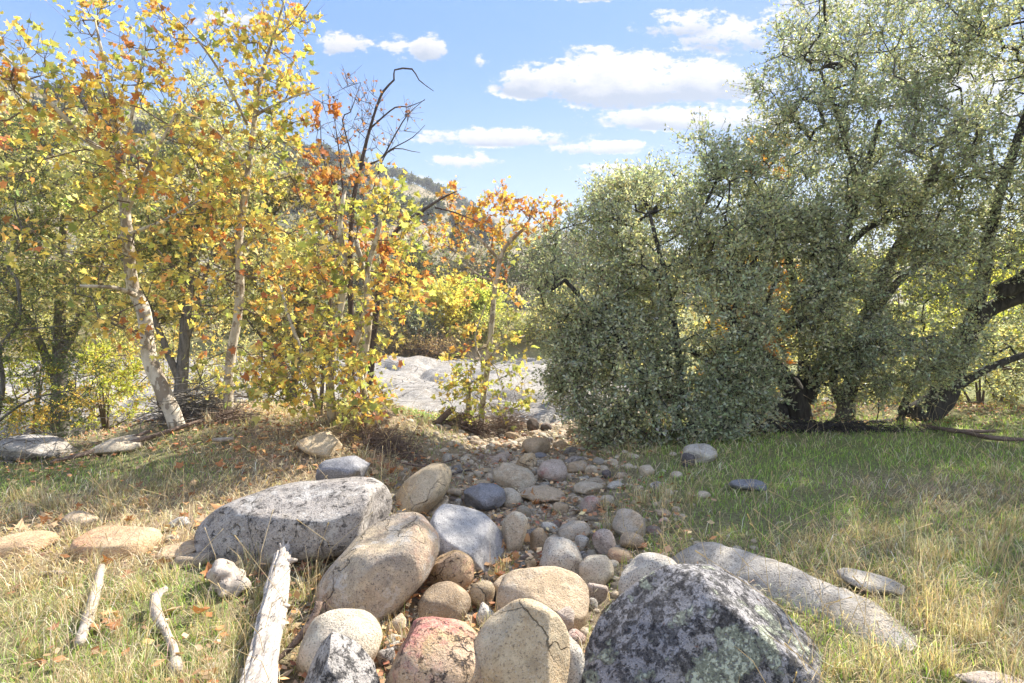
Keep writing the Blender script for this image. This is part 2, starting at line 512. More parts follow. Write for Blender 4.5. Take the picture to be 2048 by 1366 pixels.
# ground: soil, straw litter and moss, gravel in the gully (the blend of kinds is in a vertex attribute)
m, nt, b = new_mat('bank_soil', 0.95, 0.1); M_GROUND = m
tcn = nt.nodes.new('ShaderNodeTexCoord').outputs['Object']
a = nt.nodes.new('ShaderNodeVertexColor'); a.layer_name = 'Col'
f1 = noise(nt, tcn, 3.2, 6, 0.65); f2 = noise(nt, tcn, 34, 5, 0.7); f3 = noise(nt, tcn, 120, 3, 0.6)
colr = mixc(nt, f2.step(0.35, 0.68) * 0.75, a.outputs[0], (0.10, 0.072, 0.05))
colr = mixc(nt, f3.step(0.5, 0.68) * 0.6, colr, (0.46, 0.36, 0.22))
colr = mixc(nt, f1.step(0.55, 0.75) * 0.35, colr, (0.30, 0.21, 0.12))
nt.links.new(colr, b.inputs['Base Color']); bump(nt, b, f2 + f3 * 0.7, 1.0, 0.03)

m, nt, b = new_mat('hillside', 0.95, 0.1); M_HILL = m
tcn = nt.nodes.new('ShaderNodeTexCoord').outputs['Object']
f1 = noise(nt, tcn, 0.035, 7, 0.65, 0.5); f2 = noise(nt, tcn, 0.35, 5, 0.7); f3 = noise(nt, tcn, 0.09, 6, .7)
colr = mixc(nt, f1.step(0.42, 0.60), (0.29, 0.235, 0.15), (0.155, 0.145, 0.085))
colr = mixc(nt, f2.step(0.50, 0.62) * 0.8, colr, (0.075, 0.072, 0.05))
colr = mixc(nt, f3.step(0.62, 0.68) * 0.7, colr, (0.36, 0.33, 0.28))
nt.links.new(colr, b.inputs['Base Color']); bump(nt, b, f2, 1.0, 0.8)

# ------------------------------------------------------------------ ground
def gully(x, y):
    cx = -0.15 + 0.075 * np.maximum(y - 3.5, 0)
    return np.exp(-((x - cx) / 1.2) ** 4) * (1 - sst(9.5, 11.5, y))


def green(x, y):
    g = 0.5 + 1.5 * n2(x, y, 0.55, 3, 21)
    g = g + 1.0 * sst(1.0, 2.6, x) * sst(4.2, 7.0, y) - 0.35 * sst(-1, -3, x) * sst(3.7, 4.4, y) * (1 - sst(5.0, 6, y))
    g = g + 0.5 * sst(3.9, 3.3, y) * sst(-.6, -1.4, x) + .3 * sst(.8, 1.6, x) * sst(5.2, 4.2, y)
    return np.clip(g, 0, 1)


angs = np.concatenate([np.linspace(-180, -56, 26, endpoint=False), np.linspace(-56, 56, 330), np.linspace(56, 180, 27)[1:-1]])
angs = np.radians(angs)
rr = np.concatenate([[0.02, 0.5], np.geomspace(1.0, 24, 190), np.geomspace(24, 800, 44)[1:]])
AA, RR = np.meshgrid(angs, rr)
gx, gy = RR * np.sin(AA), RR * np.cos(AA)
gz = ground_h(gx, gy)
gz = gz - 1.4 * sst(14, 30, gx) * sst(60, 20, gy)
na, nr = len(angs), len(rr)
i = np.arange(nr - 1)[:, None] * na; j = np.arange(na)[None]; j2 = (j + 1) % na
gf = np.stack([i + j, i + na + j, i + na + j2, i + j2], -1).reshape(-1, 4)
g = green(gx, gy)[..., None]; gl = gully(gx, gy)[..., None]
dry = np.array([0.42, 0.325, 0.21]); grn = np.array([0.26, 0.30, 0.11]); grv = np.array([0.44, 0.35, 0.25])
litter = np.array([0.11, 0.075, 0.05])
gc = dry * (1 - g) + grn * g
gc = gc * (1 - gl) + grv * gl
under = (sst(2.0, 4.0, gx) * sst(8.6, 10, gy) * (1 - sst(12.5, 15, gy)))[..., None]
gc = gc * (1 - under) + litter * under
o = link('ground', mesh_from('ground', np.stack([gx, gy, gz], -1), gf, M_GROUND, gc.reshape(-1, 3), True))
tag(o, kind='structure')

# riverbed of bare granite, polished into low whalebacks with joints between them
nx, ny = 300, 150
xs = np.linspace(-34, 16, nx); ys = np.geomspace(12.5, 36, ny)
BX, BY = np.meshgrid(xs, ys)
wx = BX + 1.5 * n2(BX, BY, .2, 2, 41); wy = BY + 1.5 * n2(BX, BY, .2, 2, 42)
cell = np.abs(n2(wx, wy * 1.5, 0.33, 2, 43)) 
ridge_ = np.sqrt(np.clip(cell * 3.0, 0, 1))
bz = ground_h(BX, BY) * 0 - 1.28 + 0.62 * ridge_ + 0.35 * n2(BX, BY, .12, 2, 44) + 0.05 * n2(BX, BY, 1.2, 3, 45) - 0.012 * (np.abs(n2(BX, BY, .9, 1, 46)) < 0.04) * 8
bz = bz - 1.6 * sst(14.8, 12.5, BY) - 1.2 * sst(33, 36, BY) - 1.2 * sst(9, 14, BX) + 0.010 * (BY - 15)
i = np.arange(ny - 1)[:, None] * nx; j = np.arange(nx - 1)[None]
bf = np.stack([i + j, i + j + 1, i + nx + j + 1, i + nx + j], -1).reshape(-1, 4)
tag(link('riverbed', mesh_from('riverbed', np.stack([BX, BY, bz], -1), bf, ROCK['ledge'], None, True)), kind='structure')

# hills
HP = np.array([-900, -300, 0, 365, 646, 780, 847, 896, 931, 1000, 1080, 1160, 1300.]); HU = (HP - 1024) / FPX
HT = np.array([.38, .42, .42, .352, .280, .246, .228, .209, .192, .150, .105, .06, .0])
HY = np.array([120, 130, 150, 200, 250, 290, 320, 345, 365, 370, 370, 370, 370.])
F2P = np.array([700, 900, 1000, 1150, 1300, 1500, 2000, 2600.]); F2U = (F2P - 1024) / FPX
F2T = np.array([.10, .185, .178, .150, .13, .12, .14, .16])


def hill_z(u, t):
    Y1 = np.interp(u, HU, HY); T = np.interp(u, HU, HT); Y0 = 54.0
    Yd = Y0 + t * (Y1 - Y0); z1 = T * Y1
    tt = np.clip(t, 0, 1)
    z = 1.5 + (z1 - 1.5 + 1.65) * tt ** 1.12
    over = np.clip(t - 1, 0, 1)
    z = z - over * 80
    x = u * Yd
    amp = np.clip(tt * 1.6, 0, 1) * np.clip(1.25 - tt, 0.15, 1)
    z = z + (9 * n2(x + Yd * .3, Yd * .3, 0.02, 3, 31)) * amp + 1.8 * n2(x, Yd, .09, 3, 32) * np.clip(tt * 3, 0, 1)
    return x, Yd, z - 4 * sst(0.03, 0, t)


uu, tt = np.meshgrid(np.linspace(-1.7, 0.16, 360), np.concatenate([np.linspace(0, 1, 110), np.linspace(1.03, 1.5, 10)]))
hx, hy, hz = hill_z(uu, tt)
ny, nx = uu.shape
i = np.arange(ny - 1)[:, None] * nx; j = np.arange(nx - 1)[None]
hf = np.stack([i + j, i + j + 1, i + nx + j + 1, i + nx + j], -1).reshape(-1, 4)
tag(link('hill', mesh_from('hill', np.stack([hx, hy, hz], -1), hf, M_HILL, None, True)), kind='structure')


def far_z(u, t):
    T = np.interp(u, F2U, F2T); Yd = 400 + t * 180; z = T * 580 * np.clip(t, 0, 1) ** 1.1 - np.clip(t - 1, 0, 1) * 120
    x = u * Yd
    return x, Yd, z + 10 * n2(x, Yd, .008, 4, 35) * np.clip(t * 2, 0, 1) - 8 * sst(.05, 0, t)


uu, tt = np.meshgrid(np.linspace(-.35, 1.4, 200), np.concatenate([np.linspace(0, 1, 50), np.linspace(1.05, 1.5, 6)]))
hx, hy, hz = far_z(uu, tt)
ny, nx = uu.shape
i = np.arange(ny - 1)[:, None] * nx; j = np.arange(nx - 1)[None]
hf = np.stack([i + j, i + j + 1, i + nx + j + 1, i + nx + j], -1).reshape(-1, 4)
tag(link('distant_hill', mesh_from('distant_hill', np.stack([hx, hy, hz], -1), hf, M_HILL, None, True)), kind='structure')

# ------------------------------------------------------------------ leaves
# templates: (along, across, lift) per vertex and triangles
OAK_T = (np.array([[0, 0, 0], [.48, .24, .03], [1, 0, -.04], [.48, -.24, .03]]), np.array([[0, 1, 2], [0, 2, 3]]))
_o = [(-.02, 0), (.02, .30), (-.10, .52), (.22, .40), (.42, .62), (.50, .26), (1.0, 0), (.50, -.26), (.42, -.62), (.22, -.40), (-.10, -.52), (.02, -.30)]
_v = np.array([[.22, 0, .0]] + [[a_, b_, -.28 * abs(b_) - .25 * max(0, a_ - .4)] for a_, b_ in _o])
SYC_T = (_v, np.array([[0, k, k % 12 + 1] for k in range(1, 13)]))
SYC_T2 = (np.array([[a_, b_, c_ + .22 * a_ * a_ - .25 * abs(b_)] for a_, b_, c_ in _v]), SYC_T[1])
CLUMP_T = (np.array([[0, -.3, 0], [.5, .5, .05], [1, 0, 0], [.4, -.5, .08]]), np.array([[0, 1, 2], [0, 2, 3]]))


def leaf_axes(axis, r, upbias=0.5):
    nrm = norm(r.normal(size=axis.shape) + np.array([0, 0, upbias]))
    a = norm(axis); s = norm(np.cross(nrm, a)); n_ = np.cross(a, s)
    return a, s, n_


def leaf_mesh(pos, a, s, n_, size, cols, tmpl):
    tv, tf = tmpl
    k = len(tv)
    v = pos[:, None] + size[:, None, None] * (tv[None, :, 0:1] * a[:, None] + tv[None, :, 1:2] * s[:, None] + tv[None, :, 2:3] * n_[:, None])
    f = (tf[None] + (np.arange(len(pos)) * k)[:, None, None]).reshape(-1, 3)
    c = np.repeat(cols, k, 0)
    return v.reshape(-1, 3), f, c


def pick_cols(r, n, pal, w=None, jit=0.25, key=None):
    pal = np.array(pal, float)
    w = np.ones(len(pal)) / len(pal) if w is None else np.array(w, float) / sum(w)
    if key is None: idx = r.choice(len(pal), n, p=w)
    else:
        cum = np.cumsum(w); q = np.clip(key + r.normal(0, .22, n), 0, .9999); idx = np.searchsorted(cum, q)
        idx = np.clip(idx, 0, len(pal) - 1)
    c = pal[idx] * np.exp(r.normal(0, jit, (n, 1)))
    return np.clip(c * (1 + r.normal(0, .06, (n, 3))), 0.004, .85)


PAL_OAK = [(.31, .345, .25), (.36, .39, .285), (.42, .445, .335), (.35, .385, .32), (.47, .47, .30)]
PAL_OAKDARK = [(.08, .12, .05), (.12, .16, .06), (.17, .21, .09), (.24, .28, .11)]
PAL_OLIVE = [(.38, .37, .19), (.50, .46, .24), (.29, .30, .17), (.60, .53, .29), (.22, .24, .14)]
PAL_SYC = [(.50, .21, .09), (.56, .31, .11), (.62, .43, .13), (.64, .51, .16), (.54, .49, .16), (.42, .43, .15), (.30, .34, .12)]


def blob_points(r, blobs, seed=0, keep=0.0, shell=0.55):
    """points in a union of ellipsoids given as (px, py, depth, rx px, ry px, depth radius m, number); noise makes gaps"""
    out = []
    for (px, py, D, rx, ry, rd, n) in blobs:
        c = P(px, py, D); sx, sz = rx * D / FPX, ry * D / FPX
        d = norm(r.normal(size=(n * 3, 3)))
        rad = r.random(n * 3) ** (1 / 3) * (1 - shell) + shell * r.random(n * 3) ** .12
        p = c + d * rad[:, None] * np.array([sx, rd, sz])
        if keep > 0:
            q = fbm(p * 1.25 + 31.7, 2, seed + 5)
            p = p[q > -0.42 + keep * .5]
        out.append(p[:n])
    return np.vstack(out)


def grow(r, limbs, centres, seg=0.28, tip=0.004, exp_=0.44, sag=0.06, crook=0.12):
    """attach every centre to the nearest wood; returns branch cones and the outward direction at each centre"""
    lp = np.vstack([l[:, :3] for l in limbs]); lr = np.concatenate([l[:, 3] for l in limbs])
    cap = 60000
    pos = np.zeros((cap, 3)); par = np.full(cap, -1); wt_ = np.zeros(cap); lim = np.zeros(cap)
    n = len(lp); pos[:n] = lp; lim[:n] = lr; nl = n
    d0 = np.min(np.linalg.norm(centres[:, None] - lp[None, ::2], axis=2), 1) if len(centres) * len(lp) < 4e7 else np.zeros(len(centres))
    order = np.argsort(d0); dirs = np.zeros_like(centres); root = centres.mean(0)
    base_z = lp[:, 2].min()
    # limbs: only upper parts accept twigs
    okl = np.ones(n, bool)
    tips = []
    for ci in order:
        c = centres[ci]
        q = pos[:n]
        dv = c - q; dd = np.linalg.norm(dv, axis=1)
        pen = np.where(q[:, 2] > c[2] + .15, 0.35, 0) * (q[:, 2] - c[2])
        k = int(np.argmin(dd + pen))
        L = dd[k]
        m = max(1, int(math.ceil(L / seg)))
        if n + m >= cap: break
        t = (np.arange(1, m + 1) / m)[:, None]
        path = pos[k] + (c - pos[k]) * t
        if m > 1:
            path[:-1] += r.normal(0, crook * seg, (m - 1, 3)); path[:-1, 2] += sag * L * np.sin(np.pi * t[:-1, 0])
        pos[n:n + m] = path; par[n] = k; par[n + 1:n + m] = np.arange(n, n + m - 1)
        prev = path[-2] if m > 1 else pos[k]
        dirs[ci] = c - prev
        tips.append(n + m - 1); n += m
    w = np.zeros(n); w[tips] = 1
    for q in range(n - 1, nl - 1, -1):
        if par[q] >= 0: w[par[q]] += w[q]
    idx = np.arange(nl, n)
    rad = tip * np.maximum(w, 1) ** exp_
    rc = rad[idx]; pr = par[idx]
    rp = np.where(pr < nl, np.minimum(rc * 1.15, lim[np.maximum(pr, 0)] * 0.8), rad[pr])
    rp = np.minimum(rp, rc * 1.6)
    return cones(pos[pr], pos[idx], rp, rc, 4), norm(dirs + 1e-6)


def sprays(r, centres, dirs, per, length, leaves, lsize, axmix=0.8, out_c=None, up=0.15, leafspread=0.35):
    n = len(centres)
    c = np.repeat(centres, per, 0); d = np.repeat(dirs, per, 0)
    d = norm(d * 0.8 + r.normal(size=d.shape) * 0.75 + np.array([0, 0, up]))
    L = length * (0.5 + r.random(len(c)))
    tw = (c, c + d * L[:, None])
    k = leaves
    t = r.random((len(c), k)) * 0.9 + 0.15
    p = c[:, None] + d[:, None] * (L[:, None] * t)[..., None]
    p = p + r.normal(0, 1, p.shape) * (lsize * leafspread)
    ax = norm(d[:, None] * 0.7 + r.normal(size=p.shape) * axmix)
    sz = lsize * (0.45 + 0.9 * r.random(p.shape[:2]))
    return tw, p.reshape(-1, 3), ax.reshape(-1, 3), sz.ravel(), np.repeat(r.random(n), per * k)


def limb(pts, seg=0.16):
    """pts: (px, py, depth, radius m)"""
    q = [list(P(a_, b_, c_)) + [d_] for a_, b_, c_, d_ in pts]
    return catmull(q, seg)


def local(v, base): return np.asarray(v) - np.asarray(base)


VAR_CACHE = {}


def syc_leaf_variants():
    if 'syc' in VAR_CACHE: return VAR_CACHE['syc']
    r = np.random.default_rng(77); out = []
    for k in range(21):
        c = np.array(PAL_SYC[k % 7]) * (0.85 + .3 * r.random())
        tv, tf = (SYC_T, SYC_T2)[k % 2]
        cols = np.tile(c, (len(tv), 1)); cols[0] *= 1.1
        edge = r.random(len(tv)) < .25
        cols[edge] = cols[edge] * np.array([.9, .55, .5])
        out.append((c, mesh_from('leaf', tv, tf, M_SYC, cols)))
    VAR_CACHE['syc'] = out
    return out


def make_tree(name, label, cat, limbs, blobs, seed, pal, mat_leaf, mat_bark, mat_twig=None, w=None, group=None, base=None,
              per=4, tlen=.3, leaves=26, lsize=.05, tmpl=OAK_T, keep=0.3, tip=.004, seg=.28, lump=.12, axmix=.8, upbias=.5,
              single=0, colourkey=None, sag=.06, roots=True, sides=10, twigrad=.0022, up=.15, exp_=.44, shell=.55, jit=.28):
    r = np.random.default_rng(seed)
    if base is None: base = limbs[0][0][:3]
    t = empty(name, base, label, cat, group)
    parts = []
    for k, l in enumerate(limbs):
        rad = l[:, 3].copy()
        v, f, tr = tube(l[:, :3], rad, sides, lump, seed + k)
        parts.append((local(v, base), f, tr))
    v, fs = join(parts)
    link('trunk', mesh_from('trunk', v, fs, mat_bark, None, True), parent=t)
    if not blobs: return t
    cen = blob_points(r, blobs, seed, keep, shell)
    (bv, bf_), dirs = grow(r, limbs, cen, seg, tip, exp_, sag)
    outw = norm(cen - cen.mean(0)); dirs = norm(dirs + .5 * outw)
    tw, p, ax, sz, key = sprays(r, cen, dirs, per, tlen, leaves, lsize, axmix, up=up)
    tv, tf_ = cones(tw[0], tw[1], np.full(len(tw[0]), twigrad * 1.5), np.full(len(tw[0]), twigrad * .6), 3)
    v, fs = join([(local(bv, base), bf_, None), (local(tv, base), tf_, None)])
    o = link('branches', mesh_from('branches', v, fs, mat_twig or mat_bark, None, True), parent=t)
    a, s, n_ = leaf_axes(ax, r, upbias)
    # colour key: patches of the crown share a tone
    ck = (0.5 + 0.45 * fbm(p * 1.6 + seed, 2, seed) + (key - .5) * .85) if single else 0.5 + 0.9 * fbm(p * 0.9 + seed, 2, seed) + (key - .5) * .5
    if colourkey: ck = ck + colourkey(p)
    cols = pick_cols(r, len(p), pal, w, jit, np.clip(ck, 0, 1))
    if single:
        dist = np.linalg.norm(p - CAM, axis=1)
        px_, py_ = proj(p)
        dist = dist + np.where((px_ < 0) | (px_ > 2048) | (py_ < 0) | (py_ > 1366), 100, 0)
        idx = np.argsort(dist)[:single * 2]; idx = idx[::2][:single]
        var = syc_leaf_variants(); vc = np.array([c for c, _ in var])
        for q in idx:
            k = int(np.argmin(np.abs(vc - cols[q]).sum(1) + r.random(len(vc)) * .12))
            lo = bpy.data.objects.new('leaf', var[k][1]); COL.objects.link(lo); lo.parent = t
            z = sz[q]; A_, S_, N_ = a[q] * z, s[q] * z, n_[q] * z; L_ = p[q] - base
            lo.matrix_basis = Matrix(((A_[0], S_[0], N_[0], L_[0]), (A_[1], S_[1], N_[1], L_[1]), (A_[2], S_[2], N_[2], L_[2]), (0, 0, 0, 1)))
        mk = np.ones(len(p), bool); mk[idx] = False
        p, a, s, n_, sz, cols = p[mk], a[mk], s[mk], n_[mk], sz[mk], cols[mk]
    v, f, c = leaf_mesh(local(p, base), a, s, n_, sz, cols, tmpl)
    o = link('foliage', mesh_from('foliage', v, f, mat_leaf, c), parent=t); o['kind'] = 'stuff'
    return t

# ------------------------------------------------------------------ trees
def dep(px, py): return float(at(px, py)[1])


# live oaks and the big grey-green shrub on the right
D1 = 8.3
L = [limb([(1330, 905, D1 - .6, .07), (1300, 800, D1 - .5, .06), (1245, 690, D1 - .3, .045), (1130, 560, D1 - .2, .03)]),
     limb([(1345, 905, D1 - .5, .07), (1360, 760, D1 - .3, .055), (1340, 600, D1 - .2, .04), (1300, 430, D1, .025)]),
     limb([(1400, 890, D1 - .3, .06), (1440, 760, D1 - .2, .05), (1470, 610, D1, .035), (1450, 430, D1 + .2, .02)])]
make_tree('live_oak_shrub', 'broad grey-green evergreen shrub sweeping down to the stony gully', 'shrub', L, [
    (1170, 560, D1 - .1, 105, 130, .9, 190), (1230, 750, D1 - .5, 125, 150, .8, 270), (1330, 850, D1 - .8, 150, 75, .5, 150),
    (1300, 480, D1 + .2, 130, 150, 1.1, 270), (1400, 640, D1 - .3, 130, 160, 1.0, 290), (1365, 360, D1 + .5, 110, 85, 1.0, 130),
    (1440, 790, D1 - .3, 95, 90, .6, 130), (1240, 410, D1 + .5, 60, 55, .8, 45), (1470, 480, D1 + .2, 100, 150, 1, 190), (1165, 720, D1 - .2, 75, 95, .6, 110)],
    11, PAL_OAK, M_OAKLEAF, M_OAKBARK, per=4, tlen=.30, leaves=16, lsize=.053, keep=.5, tip=.0035, up=.25)

D2 = dep(1600, 838)
L = [limb([(1600, 845, D2, .20), (1590, 790, D2, .17), (1560, 745, D2, .13), (1500, 690, D2 - .1, .10), (1440, 600, D2 - .2, .06)]),
     limb([(1585, 840, D2 + .1, .15), (1520, 790, D2, .10), (1455, 745, D2 - .2, .07), (1380, 700, D2 - .3, .04)]),
     limb([(1610, 800, D2, .15), (1640, 735, D2 + .1, .11), (1670, 650, D2 + .2, .09), (1680, 520, D2 + .2, .07), (1720, 380, D2 + .1, .05), (1760, 240, D2, .035)]),
     limb([(1600, 800, D2, .12), (1610, 700, D2 + .3, .09), (1590, 580, D2 + .4, .07), (1560, 430, D2 + .4, .045)]),
     limb([(1512, 655, D2, .05), (1480, 590, D2, .04), (1475, 545, D2, .03)]),
     limb([(1512, 655, D2, .05), (1540, 590, D2, .03), (1560, 540, D2, .02)]),
     limb([(1680, 520, D2 + .2, .06), (1730, 460, D2, .05), (1850, 400, D2 - .1, .035), (1930, 330, D2 - .1, .02)]),
     limb([(1720, 380, D2 + .1, .04), (1680, 250, D2, .03), (1640, 140, D2, .018)])]
make_tree('live_oak', 'dark many-stemmed live oak rising from a black stump beside the large shrub', 'tree', L, [
    (1560, 560, D2 - .4, 120, 170, 1.0, 270), (1640, 330, D2 - .1, 150, 150, 1.3, 230), (1620, 160, D2, 100, 120, 1.0, 95),
    (1700, 40, D2, 160, 110, 1.2, 100), (1560, 380, D2 + .3, 90, 120, 1.0, 110), (1700, 620, D2 - .5, 110, 110, .8, 150), (1720, 480, D2 - .3, 120, 130, .9, 170),
    (1500, 730, D2 - .5, 80, 60, .5, 70), (1600, 700, D2 - .5, 90, 60, .5, 60), (1720, 770, D2 - .4, 80, 30, .4, 26), (1480, 850, D2 - .7, 70, 40, .4, 50), (1650, 710, D2 - .5, 90, 45, .4, 36)],
    12, PAL_OAK, M_OAKLEAF, M_OAKBARK, per=4, tlen=.34, leaves=16, lsize=.052, keep=.62, tip=.004, up=.1)

D3 = dep(1690, 836)
L = [limb([(1690, 840, D3, .15), (1695, 790, D3, .13), (1715, 730, D3, .12), (1730, 660, D3, .10), (1760, 560, D3, .09), (1830, 430, D3 + .1, .07), (1900, 260, D3 + .1, .045)]),
     limb([(1730, 660, D3, .08), (1800, 560, D3, .06), (1930, 470, D3, .04)]),
     limb([(1690, 830, D3, .07), (1668, 770, D3 - .1, .06), (1650, 700, D3, .04)])]
make_tree('live_oak', 'live oak with a pale grey trunk standing right of the black stump', 'tree', L, [
    (1790, 330, D3 - .3, 130, 150, 1.1, 190), (1800, 120, D3, 150, 130, 1.2, 125), (1850, 560, D3 - .3, 110, 110, .9, 120), (1790, 700, D3 - .5, 130, 85, .6, 150),
    (1810, 440, D3, 130, 110, 1, 120)],
    13, PAL_OAK, M_OAKLEAF, M_OAKGREY, per=4, tlen=.34, leaves=16, lsize=.052, keep=.62, tip=.004, up=.1)

D4 = dep(1855, 836)
L = [limb([(1820, 845, D4, .22), (1880, 800, D4, .20), (1905, 740, D4, .18), (1940, 660, D4, .15), (1985, 615, D4, .12), (2048, 590, D4 - .1, .11), (2200, 520, D4 - .3, .08), (2350, 420, D4 - .4, .05)]),
     limb([(1925, 690, D4, .12), (1960, 590, D4 + .1, .10), (1990, 420, D4 + .1, .08), (2060, 200, D4, .05), (2100, 20, D4, .03)]),
     limb([(1990, 585, D4 - .2, .13), (2050, 560, D4 - .3, .13), (2200, 430, D4 - .5, .08), (2300, 200, D4 - .6, .04)]),
     limb([(2200, 430, D4 - .5, .09), (2280, 300, 8.4, .07), (2350, 180, 7.4, .05), (2380, 60, 6.8, .03)]),
     limb([(1890, 790, D4, .09), (1960, 745, D4 - .1, .06), (2048, 710, D4 - .2, .045), (2150, 690, D4 - .2, .03)]),
     limb([(1800, 830, D4, .06), (1830, 760, D4, .05), (1850, 700, D4, .03)]),
     limb([(1830, 842, D4, .12), (1770, 850, D4 - .2, .09), (1690, 848, D4 - .4, .05)])]
make_tree('live_oak', 'large live oak whose thick dark trunk leans out to the right over the grass', 'tree', L, [
    (1940, 180, D4 - .2, 160, 190, 1.3, 190), (1960, 400, D4 - .3, 130, 150, 1.0, 150), (2150, 250, D4 - .6, 180, 230, 1.6, 290), (2060, 20, D4, 200, 120, 1.5, 120),
    (2330, 330, D4 - .8, 220, 300, 1.8, 330), (1880, 660, D4 - .4, 90, 90, .6, 90), (2040, 700, D4 + .5, 110, 90, .5, 80), (2000, 480, D4 - .2, 110, 70, .7, 70), (1820, 790, D4 - .3, 90, 40, .4, 50),
    (2160, 560, D4 - .5, 130, 120, 1.0, 90), (2420, 110, 7.2, 330, 210, 1.7, 300), (2330, -180, 8, 280, 160, 1.6, 60)],
    14, PAL_OAK, M_OAKLEAF, M_OAKBARK, per=4, tlen=.34, leaves=15, lsize=.052, keep=.65, tip=.004, up=.1)

# sunlit growth behind the oaks
def bush(name, label, cat, px, D, w, top, seed, pal, n=90, lsize=.07, group=None, dens=1.0, base_y=None, mat=M_OLIVE, tmpl=OAK_T, leaves=20, tlen=None,
         keep=.25, bark=M_TWIG, single=0, depth=None, kk=.5, per=4, up=.3):
    x = (px - 1024) / FPX * D
    base = on_ground(x, D, -.05)
    if base_y is not None: base[2] = CAM[2] + (640 - base_y) / FPX * D
    by = 640 - (base[2] - CAM[2]) * FPX / D
    H = by - top; r = np.random.default_rng(seed)
    LL = []
    for k in range(4):
        ox = r.normal(0, w * .22)
        LL.append(limb([(px + ox * .1, by + 3, D, .010 * H * D / FPX + .01), (px + ox * .4, by - H * .25, D, .009 * H * D / FPX + .006), (px + ox, by - H * .7, D + r.normal(0, .1), .004)], seg=.3))
    dd = depth or w * .7 * D / FPX
    bl = [(px, by - H * .52, D, w * .5, H * .46, dd, int(n * .5))]
    for k in range(4):
        bl.append((px + r.normal(0, w * .24), by - H * (.3 + .5 * r.random()), D + r.normal(0, dd * .4), w * .26, H * .24, dd * .5, int(n * .13)))
    sc = D / 9
    return make_tree(name, label, cat, LL, bl, seed, pal, mat, bark, group=group, base=base, per=per, tlen=tlen or .25 * sc, leaves=leaves,
                     lsize=lsize, tmpl=tmpl, keep=keep, tip=.004 * sc, seg=.35 * sc, sides=6, twigrad=.002 * sc, single=single, up=up)


PAL_LIME = [(.42, .46, .10), (.52, .52, .14), (.34, .40, .09), (.58, .52, .16)]
PAL_YEL = [(.62, .50, .06), (.66, .42, .06), (.50, .46, .07), (.6, .28, .05)]
bush('lime_shrub', 'bright yellow-green shrub glowing behind the leaning oak trunk', 'shrub', 2010, 13.5, 260, 500, 21, PAL_LIME, 170, .09)
bush('olive_shrub', 'shaded olive shrub filling the space beneath the leaning oak limb', 'shrub', 1960, 11.8, 330, 640, 28, PAL_OLIVE, 110, .085)
bush('olive_shrub', 'low olive shrub right behind the grey oak trunk', 'shrub', 1740, 12.0, 240, 680, 29, PAL_OLIVE, 70, .08)
bush('lime_shrub', 'low yellow-green shrub seen between the grey and the leaning trunks', 'shrub', 1790, 14.5, 240, 610, 22, PAL_LIME, 120, .09)
bush('lime_shrub', 'tall pale green shrub outside the leaning oak at the far right', 'shrub', 2230, 14, 320, 430, 27, PAL_LIME, 160, .09)
bush('golden_sycamore', 'golden sycamore showing through gaps in the middle of the live oaks', 'tree', 1500, 14, 170, 420, 23, PAL_YEL, 120, .15, mat=M_SYC, tmpl=SYC_T, leaves=3)
bush('golden_sycamore', 'sycamore with rusty leaves poking above the right-hand shrub against the clouds', 'tree', 1510, 12.5, 110, 215, 24,
     [(.40, .18, .04), (.46, .26, .05), (.30, .15, .04)], 55, .14, mat=M_SYC, tmpl=SYC_T, leaves=4)
bush('olive_shrub', 'dull green shrub behind the black oak stump', 'shrub', 1620, 16, 330, 600, 25, PAL_OLIVE, 120, .09)
bush('olive_shrub', 'olive green shrub filling the gap right behind the big evergreen shrub', 'shrub', 1320, 17, 300, 560, 26, PAL_OLIVE, 120, .10)

# sycamores on the left bank
DS1 = dep(352, 856)
L = [limb([(357, 862, DS1, .105), (345, 825, DS1, .097), (318, 765, DS1, .092), (298, 715, DS1, .088), (292, 650, DS1 + .1, .084), (283, 610, DS1 + .1, .082), (266, 575, DS1 + .1, .076),
           (258, 510, DS1, .067), (252, 440, DS1, .063), (241, 340, DS1, .059), (232, 250, DS1, .042), (215, 160, DS1 - .1, .025), (190, 40, DS1 - .1, .010)]),
     limb([(240, 325, DS1, .042), (180, 285, DS1 - .3, .034), (110, 215, DS1 - .6, .024), (30, 130, DS1 - .9, .013), (-60, 60, DS1 - 1, .007)]),
     limb([(270, 590, DS1, .034), (230, 575, DS1 - .3, .025), (160, 572, DS1 - .6, .017)]),
     limb([(250, 430, DS1, .029), (300, 330, DS1 - .2, .021), (350, 230, DS1 - .3, .013), (370, 200, DS1 - .3, .008)]),
     limb([(245, 330, DS1, .025), (270, 200, DS1, .017), (290, 90, DS1, .008)]),
     limb([(255, 470, DS1, .025), (330, 440, DS1 - .4, .017), (400, 400, DS1 - .6, .010)])]
make_tree('sycamore', 'young sycamore with a cream trunk bending left, yellow and orange leaves', 'tree', L, [
    (200, 50, DS1, 38, 70, .35, 16), (285, 100, DS1, 30, 45, .3, 13), (250, 210, DS1 - .1, 105, 65, .6, 34), (120, 190, DS1 - .6, 105, 45, .5, 28), (30, 130, DS1 - .9, 70, 40, .4, 17),
    (310, 290, DS1 - .2, 110, 75, .7, 32), (160, 340, DS1 - .4, 140, 80, .7, 34), (290, 430, DS1 - .3, 140, 80, .7, 30), (150, 490, DS1 - .5, 110, 70, .6, 20), (-60, 250, DS1 - .5, 80, 120, .8, 26),
    (340, 560, DS1 - .2, 90, 50, .5, 10), (290, 650, DS1 - .3, 80, 45, .4, 9)],
    31, PAL_SYC, M_SYC, M_SYCBARK, M_TWIG, w=[.35, .8, 2.2, 2.6, 2.2, 1.5, .5], per=3, tlen=.30, leaves=3, lsize=.080, tmpl=SYC_T, keep=.3, tip=.0032, seg=.3, single=300, sides=16, up=.3, jit=.2)

